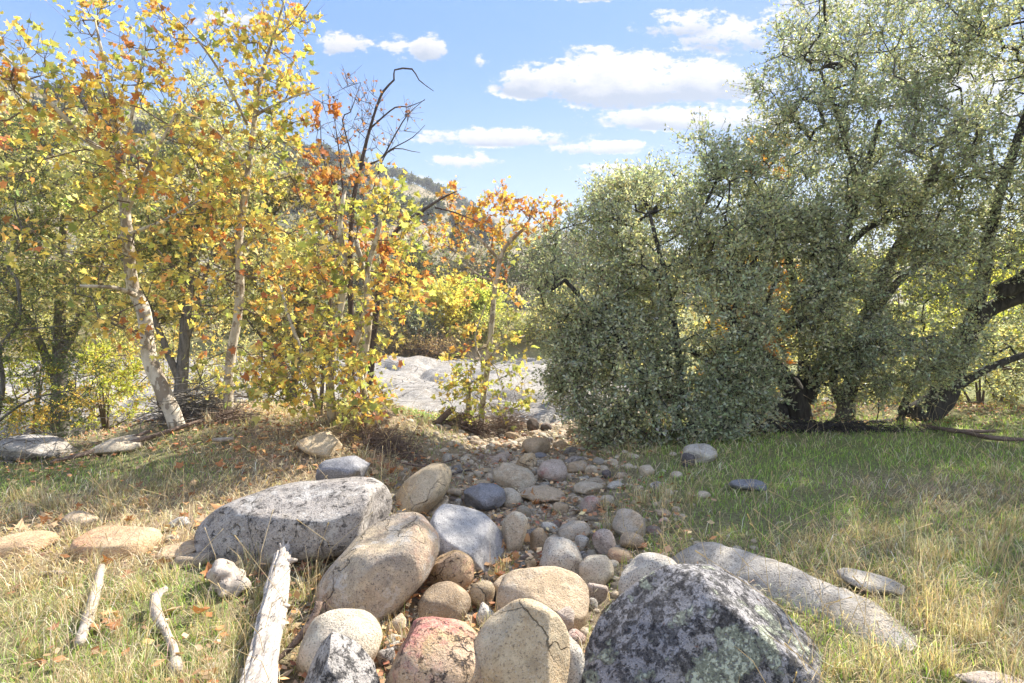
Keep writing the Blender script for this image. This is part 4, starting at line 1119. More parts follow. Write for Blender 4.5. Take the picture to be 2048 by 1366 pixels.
G = 'stones in the dry gully'
ST = [
    # big ones
    (595, 1040, 388, 152, 8, 'grey', 'largest boulder, long grey granite with white crusted top, at left of the gully', dict(n=2.7, rough=.14, planes=3, depthf=.62, bury=.75, cuts=[(0.15, -.5, .8, .84), (-.3, -.9, .1, .80)], seed=17620)),
    (692, 948, 122, 82, 12, 'bluegrey', 'smooth blue-grey boulder peeking out behind the longest boulder', dict()),
    (650, 888, 104, 52, -20, 'buff', 'pale cracked boulder among rusty leaves on the bank', dict(depthf=.7)),
    (843, 984, 146, 82, 40, 'buff', 'egg-shaped tan boulder leaning up to the right of the longest boulder', dict(n=2.2, planes=2, bury=.7, rough=.05, depthf=1.0)),
    (755, 1143, 262, 178, 36, 'multi', 'big rounded mottled granite boulder with warm edges below the longest one', dict(n=2.3, planes=3, rough=.07, depthf=1.0, bury=.7)),
    (948, 1096, 205, 126, -48, 'whiteblue', 'pale bluish flat-sided slab in the middle of the gully', dict(n=2.6, planes=4, depthf=.9, bury=.35, cuts=[(.5, -.4, .8, .55), (-.6, -.3, .7, .62)])),
    (903, 1145, 92, 92, -20, 'rosy', 'round boulder with rusty red and grey patches beside the bluish slab', dict(n=2.2, planes=3, bury=.7)),
    (889, 1215, 104, 92, 0, 'brown', 'plain brown round boulder under the red-patched one', dict(n=2.15, planes=1, rough=.04, bury=.7)),
    (964, 1198, 54, 68, 0, 'buff', 'small golden upright cobble right of the plain brown boulder', dict(planes=2)),
    (878, 1345, 232, 205, -12, 'rosy', 'large pink and yellow boulder at the bottom of the photo', dict(n=2.2, planes=2, bury=.6, rough=.09, depthf=.9)),
    (676, 1372, 205, 200, 8, 'spot', 'peaked grey boulder with dark lichen spots at the bottom edge', dict(n=2.0, planes=2, cuts=[(.8, -.1, .55, .50), (-.75, -.2, .6, .55)], bury=.7, depthf=.6)),
    (680, 1308, 168, 158, -8, 'cream', 'cream rounded boulder behind the dark-spotted peak', dict(n=2.2, planes=2, bury=.5, depthf=.8)),
    (1035, 1345, 205, 250, -14, 'buff', 'large tan boulder split by a long crack at bottom centre', dict(n=2.4, planes=3, cuts=[(.6, -.5, .6, .86), (-.6, -.3, .7, .84)], bury=.5, depthf=.7)),
    (1116, 1345, 112, 150, 0, 'white', 'speckled rounded boulder leaning on the cracked tan one', dict(n=2.4, planes=2, bury=.5)),
    (1085, 1204, 192, 124, -4, 'tan', 'broad tan-brown boulder in the middle with a reddish cap stone on top', dict(n=2.7, planes=3, rough=.05, bury=.6, depthf=.7)),
    (1085, 1156, 84, 34, -8, 'dark_red', 'flat dark red stone resting on the broad tan boulder', dict(n=2.2, planes=2, bury=-1.6)),
    (1014, 1184, 62, 72, 0, 'tan', 'tan boulder tucked left of the broad tan-brown one', dict(planes=1, n=2.2)),
    (1076, 1222, 70, 54, 0, 'bluegrey', 'half-round dark grey cobble in front of the broad tan boulder', dict(n=2.2, planes=1, bury=1.2)),
    (1128, 1242, 42, 58, 0, 'pink', 'upright pinkish cobble with a broken top', dict(n=3, planes=5, bury=1.1)),
    (972, 1235, 40, 62, 20, 'white', 'pointed white speckled stone above the cracked tan boulder', dict(planes=5, n=2, bury=.9)),
    (1121, 1122, 88, 84, 0, 'white', 'round-topped white and tan boulder in the centre', dict(n=2.6, planes=2, bury=.7)),
    (1190, 1147, 74, 66, 10, 'cream', 'cream boulder with dark pits right of the round-topped white one', dict(planes=2, bury=.6)),
    (1241, 1111, 52, 28, -8, 'orange', 'small loaf-shaped orange and white cobble in the grass edge', dict(planes=1)),
    (1029, 1065, 60, 84, -14, 'cream', 'smooth cream egg-shaped boulder standing right of the bluish slab', dict(n=2.2, planes=1, rough=.05, bury=.7)),
    (1078, 1082, 46, 54, 0, 'brown', 'small brown cobble right of the cream egg', dict(bury=.6)),
    (1100, 1057, 40, 24, -20, 'white', 'tiny white oblong cobble above the small brown one', dict(n=2.2, planes=1)),
    (1147, 1067, 68, 44, 10, 'tan', 'tan dome-shaped cobble above the round-topped white boulder', dict(planes=1)),
    (1165, 1087, 32, 32, 0, 'white', 'tiny white cobble nested against the tan dome', dict(planes=1, bury=.9)),
    (1208, 1088, 46, 60, 18, 'pink', 'pinkish-white cobble leaning below the tall tan one', dict(planes=2)),
    (1258, 1047, 72, 58, -14, 'tan', 'high rounded tan cobble at the grassy right edge of the gully', dict(n=2.2, planes=1, bury=.8)),
    (1264, 1084, 50, 40, 0, 'brown', 'dull cobble just below the high rounded tan one', dict(planes=2, bury=.7)),
    (966, 996, 84, 54, -4, 'bluegrey', 'flat-topped blue-grey boulder at the head of the bluish slab', dict(n=3.4, planes=3, bury=.7)),
    (1021, 999, 46, 42, -35, 'cream', 'mottled cream cobble touching the flat blue-grey boulder', dict(planes=1)),
    (1028, 956, 88, 54, -24, 'cream', 'two-toned boulder, white behind and brown in front, in the upper gully', dict(n=2.5, planes=2, bury=.7)),
    (1104, 942, 60, 48, -6, 'pink', 'round pinkish boulder with darker red veins in the upper gully', dict(n=2.2, planes=2, bury=.8)),
    (1085, 991, 88, 36, -4, 'tan', 'low flat tan boulder between the two-toned and the dark pitted stones', dict(n=2.8, planes=3)),
    (1177, 978, 64, 30, 2, 'cream', 'low cream loaf of stone by the grass in the upper gully', dict(n=2.2, planes=1)),
    (1181, 1010, 54, 36, 0, 'pink', 'pink cobble with one dark pit', dict(planes=1)),
    (1120, 1018, 36, 30, 0, 'tan', 'small tan cobble left of the one with a dark pit', dict(planes=1)),
    (1155, 936, 44, 28, 10, 'tan', 'tan cobble right of the red-veined one', dict(planes=1)),
    (1148, 920, 42, 20, 14, 'grey', 'flat grey stone at the foot of the big shrub', dict(planes=2)),
    (1188, 942, 36, 28, 0, 'cream', 'pale cobble half under the big shrub', dict(planes=2)),
    (1229, 971, 34, 20, 0, 'white', 'bright white oval cobble at the edge of the grass', dict(n=2.1, planes=0)),
    (1168, 957, 22, 14, 0, 'white', 'little white pebble above the low cream loaf', dict(planes=1)),
    (1292, 942, 38, 24, 15, 'cream', 'pointed pale cobble lying apart in the grass', dict(planes=5)),
    (1244, 951, 24, 15, 0, 'tan', 'small tan cobble right of the bright white oval', dict(planes=1)),
    (1213, 950, 22, 20, 0, 'dark', 'small black stone at the foot of the big shrub', dict(planes=2)),
    (1073, 893, 56, 38, 0, 'tan', 'largest rounded boulder near the top of the gully', dict(n=2.3, planes=1, rough=.05, bury=.8)),
    (1080, 912, 28, 17, 0, 'bluegrey', 'small blue-grey cobble below the rounded upper boulder', dict(n=2.1, planes=0)),
    (1081, 925, 20, 12, 0, 'white', 'tiny white pebble under the small blue-grey cobble', dict(n=2.1, planes=0)),
    (1054, 925, 46, 32, 28, 'buff', 'buff wedge of stone left of the red-veined boulder', dict(planes=3)),
    (1041, 882, 24, 15, 8, 'cream', 'pale cobble left of the rounded upper boulder', dict(planes=1)),
    (1013, 893, 30, 18, 16, 'buff', 'angular buff cobble in the upper left of the stones', dict(planes=4)),
    (991, 890, 22, 15, 25, 'tan', 'little tan cobble at the upper left end of the stones', dict(planes=2)),
    (1026, 873, 36, 17, -10, 'brown', 'long brown cobble near the slender sycamore', dict(planes=2)),
    (1065, 849, 28, 28, 0, 'dark', 'upright dark brown stone at the very top of the gully', dict(planes=2, bury=.9)),
    (1092, 855, 24, 18, 0, 'dark', 'round black stone beside the upright brown one', dict(planes=1, n=2.1)),
    (1100, 881, 18, 15, 0, 'grey', 'grey cobble right of the rounded upper boulder', dict(planes=1)),
    (1122, 890, 34, 20, 0, 'tan', 'half hidden tan cobble under the shrub tips', dict(planes=2)),
    (1068, 866, 28, 11, 8, 'tan', 'thin flat stone above the rounded upper boulder', dict(planes=2)),
    (1084, 870, 20, 9, -10, 'white', 'flat white pebble above the rounded upper boulder', dict(planes=1)),
    (1008, 916, 42, 22, -16, 'pink', 'flat pinkish broken stone in the upper gully', dict(planes=5, n=3)),
    (985, 920, 32, 17, 12, 'pink', 'flat dull pink stone left of the broken one', dict(planes=4, n=3)),
    (957, 949, 20, 15, 0, 'cream', 'round pale cobble left of the two-toned boulder', dict(n=2.1, planes=0)),
    (971, 941, 30, 10, 0, 'buff', 'thin yellowish stone left of the two-toned boulder', dict(planes=2)),
    (963, 967, 40, 16, 6, 'buff', 'low yellowish stone above the flat blue-grey boulder', dict(planes=3)),
    (908, 986, 30, 19, -6, 'cream', 'pale oval cobble right of the leaning tan egg', dict(n=2.1, planes=0)),
    (917, 1004, 17, 13, 0, 'white', 'little whitish pebble below the pale oval cobble', dict(planes=1)),
    (872, 1020, 66, 32, 34, 'cream', 'flat pale rock half buried under the leaning tan egg', dict(planes=4, bury=0)),
    (845, 1066, 32, 28, 0, 'buff', 'buff cobble at the shoulder of the mottled boulder', dict(planes=1)),
    (838, 1034, 20, 12, 0, 'cream', 'small cream pebble under the leaning tan egg', dict(planes=1)),
    (705, 1076, 42, 24, 26, 'grey', 'grey wedge of stone squeezed between the two largest left boulders', dict(planes=3)),
    (668, 1102, 110, 16, 18, 'tan', 'thin buried slab edge under the longest boulder', dict(planes=3)),
    (1192, 1182, 46, 46, -10, 'pink', 'rose-brown cobble below the cream pitted boulder', dict(planes=3, bury=.6)),
    (1257, 1206, 40, 34, 0, 'tan', 'tan cobble at the left foot of the dark lichened boulder', dict(planes=1)),
    (1236, 1229, 32, 30, 10, 'cream', 'cream cobble touching the dark lichened boulder', dict(planes=1)),
    (1185, 1209, 20, 24, 0, 'white', 'small white upright stone below the rose-brown cobble', dict(planes=3)),
    (1063, 1130, 22, 32, 24, 'buff', 'narrow buff stone left of the round-topped white boulder', dict(planes=2)),
    (1163, 1118, 22, 34, -34, 'grey', 'narrow light grey stone above the cream pitted boulder', dict(planes=3)),
    (1055, 1149, 22, 10, 0, 'white', 'tiny pale stone at the tip of the bluish slab', dict(planes=3)),
    (1060, 1108, 16, 14, 0, 'cream', 'tiny cream pebble below the small brown cobble', dict(planes=1)),
    (795, 1330 - 80, 50, 46, 0, 'tan', 'small round tan cobble in dry grass left of the plain brown boulder', dict(planes=1)),
    (790, 1286, 58, 34, 0, 'white', 'low grey-white cobble behind dry stems', dict(planes=2)),
    (772, 1318, 42, 50, 20, 'grey', 'grey cobble between the cream and pink boulders', dict(planes=2)),
    (1150, 1275, 44, 34, -20, 'pink', 'low rose cobble right of the upright broken one', dict(planes=3)),
    (1135, 1335 - 42, 30, 14, 0, 'grey', 'small grey pebble below the rose cobble', dict(planes=3)),
    # around the dark boulder
    (1302, 1160, 125, 108, 10, 'white', 'rounded light grey boulder behind the left shoulder of the dark one', dict(n=2.3, planes=2, bury=.7)),
    (1412, 1330, 505, 396, 2, 'lichen', 'big peaked dark boulder crusted with black and pale green lichen', dict(n=2.3, planes=0, rough=.06, depthf=.55, bury=.22, pmin=.8,
        cuts=[(-.60, -.25, .72, .55), (.60, -.15, .72, .60), (0.05, -.80, .58, .62), (.1, .1, .95, .84), (.9, -.3, .2, .88)])),
    (1400, 910, 68, 44, 8, 'white', 'whitish rock at the edge of the big shrub\'s shade', dict(planes=4)),
    (1376, 922, 30, 34, 0, 'dark', 'dark shaded rock touching the whitish one', dict(planes=3)),
    (1495, 970, 76, 26, -4, 'bluegrey', 'low dark grey rock sunk in the lawn', dict(planes=3, n=2.8)),
    (1752, 1168, 150, 44, -14, 'ridge', 'low grey rock sunk in long grass', dict(planes=5)),
    (1990, 1362, 150, 30, -6, 'pink', 'pinkish rock just showing at the bottom right corner', dict(planes=3)),
    (1325, 1026, 36, 16, 0, 'tan', 'flat buried tan stone in the grass', dict(planes=2)),
    (1310, 970, 26, 12, 20, 'grey', 'small grey stone in grass right of the white oval', dict(planes=1)),
    # left side
    (233, 1087, 148, 76, 4, 'orange', 'orange-stained flat-topped boulder lying in dry grass at the left', dict(n=2.9, planes=2, cuts=[(0.1, -.3, 1, .72)], bury=.45)),
    (45, 1088, 130, 50, 6, 'orange', 'flat orange stone at the left edge', dict(n=2.6, planes=3)),
    (350, 1100, 100, 40, 10, 'orange', 'flat pinkish-orange stone at the left end of the longest boulder', dict(planes=4, n=2.8)),
    (385, 1118, 70, 38, 6, 'brown', 'dark brown stone in the shade of the longest boulder', dict(planes=4)),
    (163, 1042, 66, 38, -6, 'tan', 'tan rock under dead leaves behind the orange-stained boulder', dict(planes=4)),
    (360, 1046, 38, 24, 10, 'grey', 'small grey stone in the leaves left of the longest boulder', dict(planes=3)),
    (344, 1077, 26, 15, 0, 'cream', 'tiny cream stone left of the longest boulder', dict(planes=1)),
    (235, 893, 112, 40, 12, 'cream', 'long pale rock lying behind the left bank', dict(planes=4)),
    (80, 898, 130, 52, -8, 'ridge', 'wide pale grey rock at the left behind the bank', dict(planes=4, n=2.8)),
    (180, 832, 90, 30, 4, 'orange', 'rounded brown creek boulder under the lime bush', dict(planes=1)),
    (300, 836, 70, 18, 4, 'grey', 'dark flat creek rock left of the bending sycamore', dict(planes=2)),
    (60, 850, 120, 26, 0, 'white', 'pale creek boulder at the left edge', dict(planes=2)),
    (1055, 822, 30, 14, 0, 'tan', 'tan cobble where the gully meets the river rock', dict(planes=1)),
    (1085, 820, 26, 12, 0, 'grey', 'grey cobble where the gully meets the river rock', dict(planes=1)),
    (900, 760, 90, 22, 4, 'ledge', 'low pale whaleback rock in the middle of the river bed', dict(planes=3)),
    (820, 775, 70, 16, -4, 'ledge', 'flat pale rock in the river bed behind the thin stems', dict(planes=3)),
    (855, 800, 110, 20, 2, 'ledge', 'long flat river rock with a shaded edge near the bank', dict(planes=3)),
    (1060, 762, 80, 20, -3, 'ledge', 'pale river rock just right of the slender sycamore', dict(planes=3)),
    (1075, 790, 60, 16, 5, 'ledge', 'small pale river rock against the big shrub', dict(planes=3)),
    (790, 745, 60, 12, 0, 'ledge', 'distant pale rock at the far edge of the river bed', dict(planes=3)),
    (950, 742, 90, 10, 3, 'ledge', 'distant pale ledge below the lime green willow', dict(planes=3)),
    (560, 770, 90, 22, 3, 'ledge', 'pale river rock seen between the two right-hand sycamores', dict(planes=3)),
    (520, 800, 60, 18, -5, 'ledge', 'pale river rock right of the straight sycamore trunk', dict(planes=3)),
    (400, 775, 60, 20, 0, 'ledge', 'pale river rock behind the forked oak trunk', dict(planes=3)),
    (1005, 800, 50, 12, 0, 'ledge', 'thin pale river rock behind the slender sycamore', dict(planes=3)),
]
ROCK['dark_red'] = rock_mat('dark_red_stone', (0.34, 0.17, 0.14), (0.27, 0.13, 0.11), None, dark=.2)
placed = []
for (cx, cy, w_, h_, ti, mt, lab, kw) in ST:
    o = stone(cx, cy, w_, h_, ti, mt, lab, group=None, **kw)
    placed.append((o.location.x, o.location.y, w_ / 2 * o.location.y / FPX))
placed = np.array(placed)

# whaleback of bedrock running away to the lower right
pp = [at(a_, b_) for a_, b_ in ((1330, 1120), (1400, 1122), (1500, 1150), (1600, 1185), (1720, 1235), (1830, 1295), (1900, 1350))]
path = catmull(np.array([[*q[:2], q[2] + dz] for q, dz in zip(pp, (-.12, -.13, -.14, -.15, -.16, -.18, -.24))]), .05)
rad = np.interp(np.linspace(0, 1, len(path)), [0, .12, .4, .7, 1], [.10, .24, .26, .24, .15])
v, f, tr = tube(path, rad, 28, .10, 5); v[:, 2] = path[:, 2].mean() * 0 + v[:, 2]
v = v + np.array([.02, .02, .045]) * fbm(v * 3.2, 4, 8)[:, None] + .010 * fbm(v * 12, 3, 9)[:, None]
tag(link('bedrock_ridge', mesh_from('bedrock_ridge', v - path[0], [f, tr], ROCK['ridge'], None, True), path[0]), 'long low grey granite ridge curving through grass behind the dark lichened boulder', 'rock')

# small cobbles filling the gully
r = np.random.default_rng(17)
cob = []
for k in range(9):
    p, f = rock_shape((1, r.uniform(.6, .9), r.uniform(.45, .7)), 300 + k, 3, 2.3, .25, 6, pmin=.6, detail=.02)
    cob.append([mesh_from('cobble', p, f, ROCK[q], None, True) for q in ('cream', 'tan', 'white', 'pink', 'grey')])
cnt = 0
for q in range(5000):
    y_ = math.exp(r.uniform(0, 1) ** .75 * math.log(11.2 / 3.0) + math.log(3.0))
    x_ = -0.15 + .075 * max(y_ - 3.5, 0) + r.normal(0, .70)
    if abs(x_ - (-0.15 + .075 * max(y_ - 3.5, 0))) > 1.25: continue
    s_ = float(np.clip(r.lognormal(-3.05, .40), .02, .11)) * (.8 + .05 * y_)
    dd = np.hypot(placed[:, 0] - x_, placed[:, 1] - y_)
    if (dd < placed[:, 2] * .8 + s_ * .62).any(): continue
    placed = np.vstack([placed, [x_, y_, s_]])
    o = bpy.data.objects.new('cobble', cob[r.integers(9)][r.choice(5, p=[.3, .25, .2, .15, .1])]); COL.objects.link(o)
    o.location = on_ground(x_, y_, s_ * .05); o.scale = (s_, s_, s_); o.rotation_euler = (r.normal(0, .2), r.normal(0, .2), r.uniform(0, 6.28))
    tag(o, 'small rounded cobble lying loose between the gully boulders', 'stone', 'small cobbles filling the gully')
    cnt += 1
    if cnt >= 298: break
# stones beyond those, too small to pick apart
vs, fs_ = [], []; off = 0; tries = 0
tv, tf_ = ico(2)
while len(vs) < 900 and tries < 9000:
    tries += 1
    y_ = math.exp(r.uniform(0, 1) ** .7 * math.log(12.0 / 2.6) + math.log(2.6)); x_ = -0.15 + .075 * max(y_ - 3.5, 0) + r.normal(0, .66)
    s_ = float(np.clip(r.lognormal(-3.35, .35), .015, .07)) * (.8 + .05 * y_)
    if (np.hypot(placed[:, 0] - x_, placed[:, 1] - y_) < placed[:, 2] * .72 + s_ * .4).any(): continue
    placed = np.vstack([placed, [x_, y_, s_]])
    q_ = tv * (1 + .22 * fbm(tv * 1.3 + tries, 2, 3))[:, None] * np.array([1, r.uniform(.6, .95), r.uniform(.45, .75)]) * s_
    an_ = r.uniform(0, 6.28); q_ = q_ @ np.array([[math.cos(an_), math.sin(an_), 0], [-math.sin(an_), math.cos(an_), 0], [0, 0, 1]])
    vs.append(q_ + on_ground(x_, y_, s_ * .05)); fs_.append(tf_ + off); off += len(tv)
tag(link('small_cobbles', mesh_from('small_cobbles', np.vstack(vs), np.vstack(fs_), ROCK['cream'], None, True)), 'small tan stones packed between the larger cobbles of the gully', 'stones', kind='stuff')
# gravel
N_ = 4200
y_ = np.exp(r.uniform(math.log(2.2), math.log(11), N_)); x_ = -0.15 + .075 * np.maximum(y_ - 3.5, 0) + r.normal(0, .6, N_)
s_ = r.uniform(.006, .022, N_) * (.7 + .08 * y_)
tv, tf_ = ico(1)
R_ = r.normal(size=(N_, 3)); sc3 = np.stack([np.ones(N_), r.uniform(.6, 1, N_), r.uniform(.4, .8, N_)], -1)
an = r.uniform(0, 6.28, N_); ca, sa = np.cos(an), np.sin(an)
vv = tv[None] * sc3[:, None] * s_[:, None, None]
vx = vv[..., 0] * ca[:, None] - vv[..., 1] * sa[:, None]; vy = vv[..., 0] * sa[:, None] + vv[..., 1] * ca[:, None]
vv = np.stack([vx + x_[:, None], vy + y_[:, None], vv[..., 2] + (ground_h(x_, y_) + s_ * .2)[:, None]], -1)
ff = (tf_[None] + (np.arange(N_) * len(tv))[:, None, None]).reshape(-1, 3)
tag(link('gully_gravel', mesh_from('gully_gravel', vv.reshape(-1, 3), ff, ROCK['cream'], None, True)), 'loose gravel and pebbles between the stones of the gully', 'gravel', kind='stuff')

# ------------------------------------------------------------------ deadwood
def log(name, label, cat, pts, mat, seed, sides=20, lump=.18, ridge=None, seg=.05, stubs=(), group=None, notch=0):
    """pts: (px, py, radius m, height of the axis over the ground m)"""
    q = []
    for a_, b_, r_, z_ in pts:
        g_ = at(a_, b_, z_); q.append([*g_[:2], float(ground_h(g_[0], g_[1])) + z_, r_])
    q = catmull(np.array(q), seg); base = q[0, :3].copy()
    parts = []
    v, f, tr = tube(q[:, :3], q[:, 3], sides, lump, seed, ridge=ridge); parts.append((v - base, f, tr))
    o = link(name, mesh_from('wood', *join(parts), mat, None, True), base)
    tag(o, label, cat, group)
    for k, sp in enumerate(stubs):
        i_ = int(sp[0] * (len(q) - 1)); p0 = q[i_, :3]; p1 = p0 + np.array(sp[1:4])
        path = catmull(np.array([[*p0, sp[4] * 1.5], [*((p0 + p1) / 2 + [0, 0, .01]), sp[4]], [*p1, sp[4] * .35]]), .03)
        v, f, tr = tube(path[:, :3], path[:, 3], 8, .25, seed + 9 + k)
        link('branch_stub', mesh_from('branch_stub', v - base, [f, tr], mat, None, True), parent=o)
    return o


log('driftwood_log', 'thick silvery driftwood log with deep cracks lying toward the viewer', 'log',
    [(567, 1112, .048, .15), (556, 1160, .062, .13), (545, 1220, .068, .11), (532, 1290, .074, .10), (518, 1370, .080, .09), (500, 1450, .082, .08)], M_DRIFT, 3, 64, .22, (4.5, .24),
    stubs=[(.10, .10, .0, .03, .022), (.42, .09, .02, .01, .018), (.0, .02, .05, .06, .028), (.01, -.02, .05, .09, .010), (.01, .03, .06, .10, .008), (.02, -.035, .03, .07, .009)])
log('dead_branch', 'straight barked branch lying in grass at the left', 'branch',
    [(203, 1135, .022, .05), (190, 1190, .028, .05), (175, 1240, .03, .045), (158, 1290, .02, .03)], M_DRIFT2, 4, 14, .25)
log('dead_branch', 'crooked whitish branch with a bent tip left of the driftwood log', 'branch',
    [(332, 1178, .014, .10), (312, 1192, .026, .10), (312, 1225, .03, .07), (330, 1262, .022, .04), (348, 1300, .02, .035), (352, 1345, .034, .035)], M_DRIFT2, 5, 14, .3)
log('dead_branch', 'dark brown broken branch propped against the cream boulder', 'branch',
    [(638, 1203, .020, .26), (628, 1235, .018, .20), (606, 1268, .02, .14), (575, 1302, .014, .07), (545, 1330, .008, .03)], M_DRIFT3, 6, 12, .25)
log('dead_branch', 'pale bare stick poking up beside the dark lichened boulder', 'branch', [(1192, 1318, .008, .10), (1178, 1342, .010, .07), (1160, 1375, .012, .04)], M_DRIFT2, 7, 8, .2)
log('root_snag', 'curved brown root snag left of the slender sycamore', 'branch',
    [(905, 818, .045, .28), (893, 828, .05, .20), (882, 838, .055, .10), (872, 850, .05, .0)], M_DRIFT3, 8, 12, .25)
log('gnarled_wood', 'gnarled grey wood knot at the bottom centre', 'wood', [(985, 1352, .03, .05), (1003, 1348, .045, .06), (1024, 1358, .03, .03)], M_DRIFT3, 9, 16, .6)
log('dead_branch', 'thin black stick lying beside the leaning tan egg boulder', 'branch', [(900, 950, .014, .03), (925, 943, .012, .05), (942, 940, .01, .03)], M_BARE, 10, 8, .2)
log('dead_branch', 'grey stick lying in the fallen leaves above the longest boulder', 'branch', [(800, 925, .012, .05), (850, 932, .014, .05), (900, 922, .008, .04), (935, 905, .005, .03)], M_DRIFT3, 11, 8, .2)
log('dead_branch', 'pale branch half sunk in grass on the left bank', 'branch', [(60, 1150, .012, .02), (110, 1146, .016, .02), (160, 1150, .01, .02)], M_DRIFT2, 12, 8, .2)
log('dead_branch', 'short pale branch on the crest of the left bank', 'branch', [(425, 880, .015, .06), (445, 880, .028, .06), (468, 878, .02, .06)], M_DRIFT2, 13, 8, .2)
for k, (a_, b_, c_, d_, lb) in enumerate([(170, 905, 400, 842, 'long grey branch slanting up behind the left bank'), (100, 925, 300, 862, 'second grey branch slanting behind the left bank, nearer the rocks'),
                                         (1840, 850, 1990, 862, 'dark fallen branch under the leaning oak'), (1900, 858, 2060, 880, 'fallen branch end under the leaning oak at the right edge')]):
    log('dead_branch', lb, 'branch', [(a_, b_, .02, .05), ((a_ + c_) / 2, (b_ + d_) / 2 + 6, .03, .08), (c_, d_, .02, .10)], M_DRIFT3, 20 + k, 8, .2)
# rotten stump beside the log
o = stone(458, 1172, 86, 62, 0, 'stumpy', 'rotten whitish stump crumbling in grass left of the driftwood log', name='rotten_stump', n=3.2, planes=6, rough=.95, sub=5, bury=.3, pmin=.5, cat='stump') if ROCK.setdefault('stumpy', M_DRIFT2) else None


def twig_pile(name, label, px, py, rx, ry, hgt, n, seed, rad=.006, mat=None, base=None):
    r = np.random.default_rng(seed); g0 = at(px, py); D = g0[1]
    sx = rx * D / FPX; sy = ry * D / FPX * 2.5
    c = g0 + np.stack([r.normal(0, sx * .5, n), r.normal(0, sy * .5, n), np.zeros(n)], -1)
    c[:, 2] = ground_h(c[:, 0], c[:, 1]) + np.abs(r.normal(0, hgt * .5, n)) * np.exp(-((c[:, 0] - g0[0]) / sx) ** 2)
    d = norm(r.normal(size=(n, 3)) * np.array([1, 1, .35])); L = r.uniform(.15, .55, n) * hgt * 2.2 + .08
    mid = c + r.normal(0, .03, (n, 3)); a1 = c - d * L[:, None]; b1 = c + d * L[:, None] + np.array([0, 0, -.03])
    ra = r.uniform(.4, 1.3, n) * rad
    v1, f1 = cones(a1, mid, ra, ra, 4); v2, f2 = cones(mid, b1, ra, ra * .4, 4)
    o = link(name, mesh_from(name, *join([(v1 - g0, f1, None), (v2 - g0, f2, None)]), mat or M_TWIG, None, True), g0)
    tag(o, label, 'brush', kind='stuff')


twig_pile('brush_pile', 'tangle of grey dead twigs heaped behind the bending sycamore', 395, 838, 70, 22, .38, 300, 1, .0055, M_OAKGREY)
twig_pile('root_debris', 'dark twig debris caught at the foot of the straight sycamore', 455, 842, 45, 10, .16, 200, 2, .005, M_DRIFT3)
twig_pile('root_debris', 'dark matted roots and twigs under the slender sycamore', 935, 860, 55, 10, .2, 260, 3, .006, M_DRIFT3)
twig_pile('brush_pile', 'reddish tangle of fine twigs right of the slender sycamore', 1010, 858, 40, 14, .35, 300, 4, .003, M_DRIFT3)
twig_pile('brush_pile', 'grey brush on the far left beside the edge shrub', 50, 915, 90, 20, .25, 180, 5, .004, M_OAKGREY)
twig_pile('brush_pile', 'brown matted stems on the hump above the leaning tan egg', 770, 895, 70, 20, .14, 380, 6, .004, M_DRIFT3)
twig_pile('leaf_debris', 'dark litter and twigs under the live oaks', 1620, 862, 230, 12, .12, 700, 7, .006, M_OAKBARK)

# ------------------------------------------------------------------ grass
r = np.random.default_rng(23)


def blades(x, y, h, lean, az, wid, col, r):
    n = len(x); z = ground_h(x, y) - .004
    b0 = np.stack([x, y, z], -1); dirv = np.stack([np.cos(az), np.sin(az), np.zeros(n)], -1)
    side = norm(np.stack([-np.sin(az), np.cos(az), np.zeros(n)], -1) + r.normal(0, .5, (n, 3)) * np.array([1, 1, 0]))
    up = np.array([0, 0, 1.0])
    th = lean[:, None]
    p1 = b0 + h[:, None] * .5 * (up * np.cos(th * .5) + dirv * np.sin(th * .5))
    p2 = p1 + h[:, None] * .5 * (up * np.cos(th * 1.15) + dirv * np.sin(th * 1.15))
    w = wid[:, None] * side
    v = np.stack([b0 - w, b0 + w, p1 - w * .75, p1 + w * .75, p2], 1)
    gz = ground_h(v[..., 0], v[..., 1]) + .004
    v[..., 2] = np.maximum(v[..., 2], np.where(np.arange(5)[None] < 2, -9, gz))
    f = np.array([[0, 1, 3], [0, 3, 2], [2, 3, 4]])
    f = (f[None] + (np.arange(n) * 5)[:, None, None]).reshape(-1, 3)
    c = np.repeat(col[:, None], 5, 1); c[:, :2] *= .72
    return v.reshape(-1, 3), f, c.reshape(-1, 3)


STRAW = [(.64, .52, .32), (.74, .64, .43), (.50, .39, .25), (.68, .60, .44), (.40, .30, .19)]
GREEN = [(.30, .45, .09), (.38, .54, .13), (.24, .37, .08), (.46, .55, .19)]


def scatter(n, ymin, ymax, amin=-52, amax=52, power=1.0):
    y = np.exp(r.uniform(0, 1, n) ** power * (math.log(ymax) - math.log(ymin)) + math.log(ymin))
    u = r.uniform(math.tan(math.radians(amin)), math.tan(math.radians(amax)), n)
    return u * y, y


def inside_rock(x, y, f=.8):
    m = np.zeros(len(x), bool)
    for a_, b_, s_ in placed:
        m |= (x - a_) ** 2 + (y - b_) ** 2 < (s_ * f) ** 2
    return m


def vis_filter(x, y):
    oak = (x > 2.0) & (y > 8.9)
    return ~((y > 9.8) & (x < 1.5) & (r.random(len(x)) > .25)) & ~(oak & (r.random(len(x)) > .35))


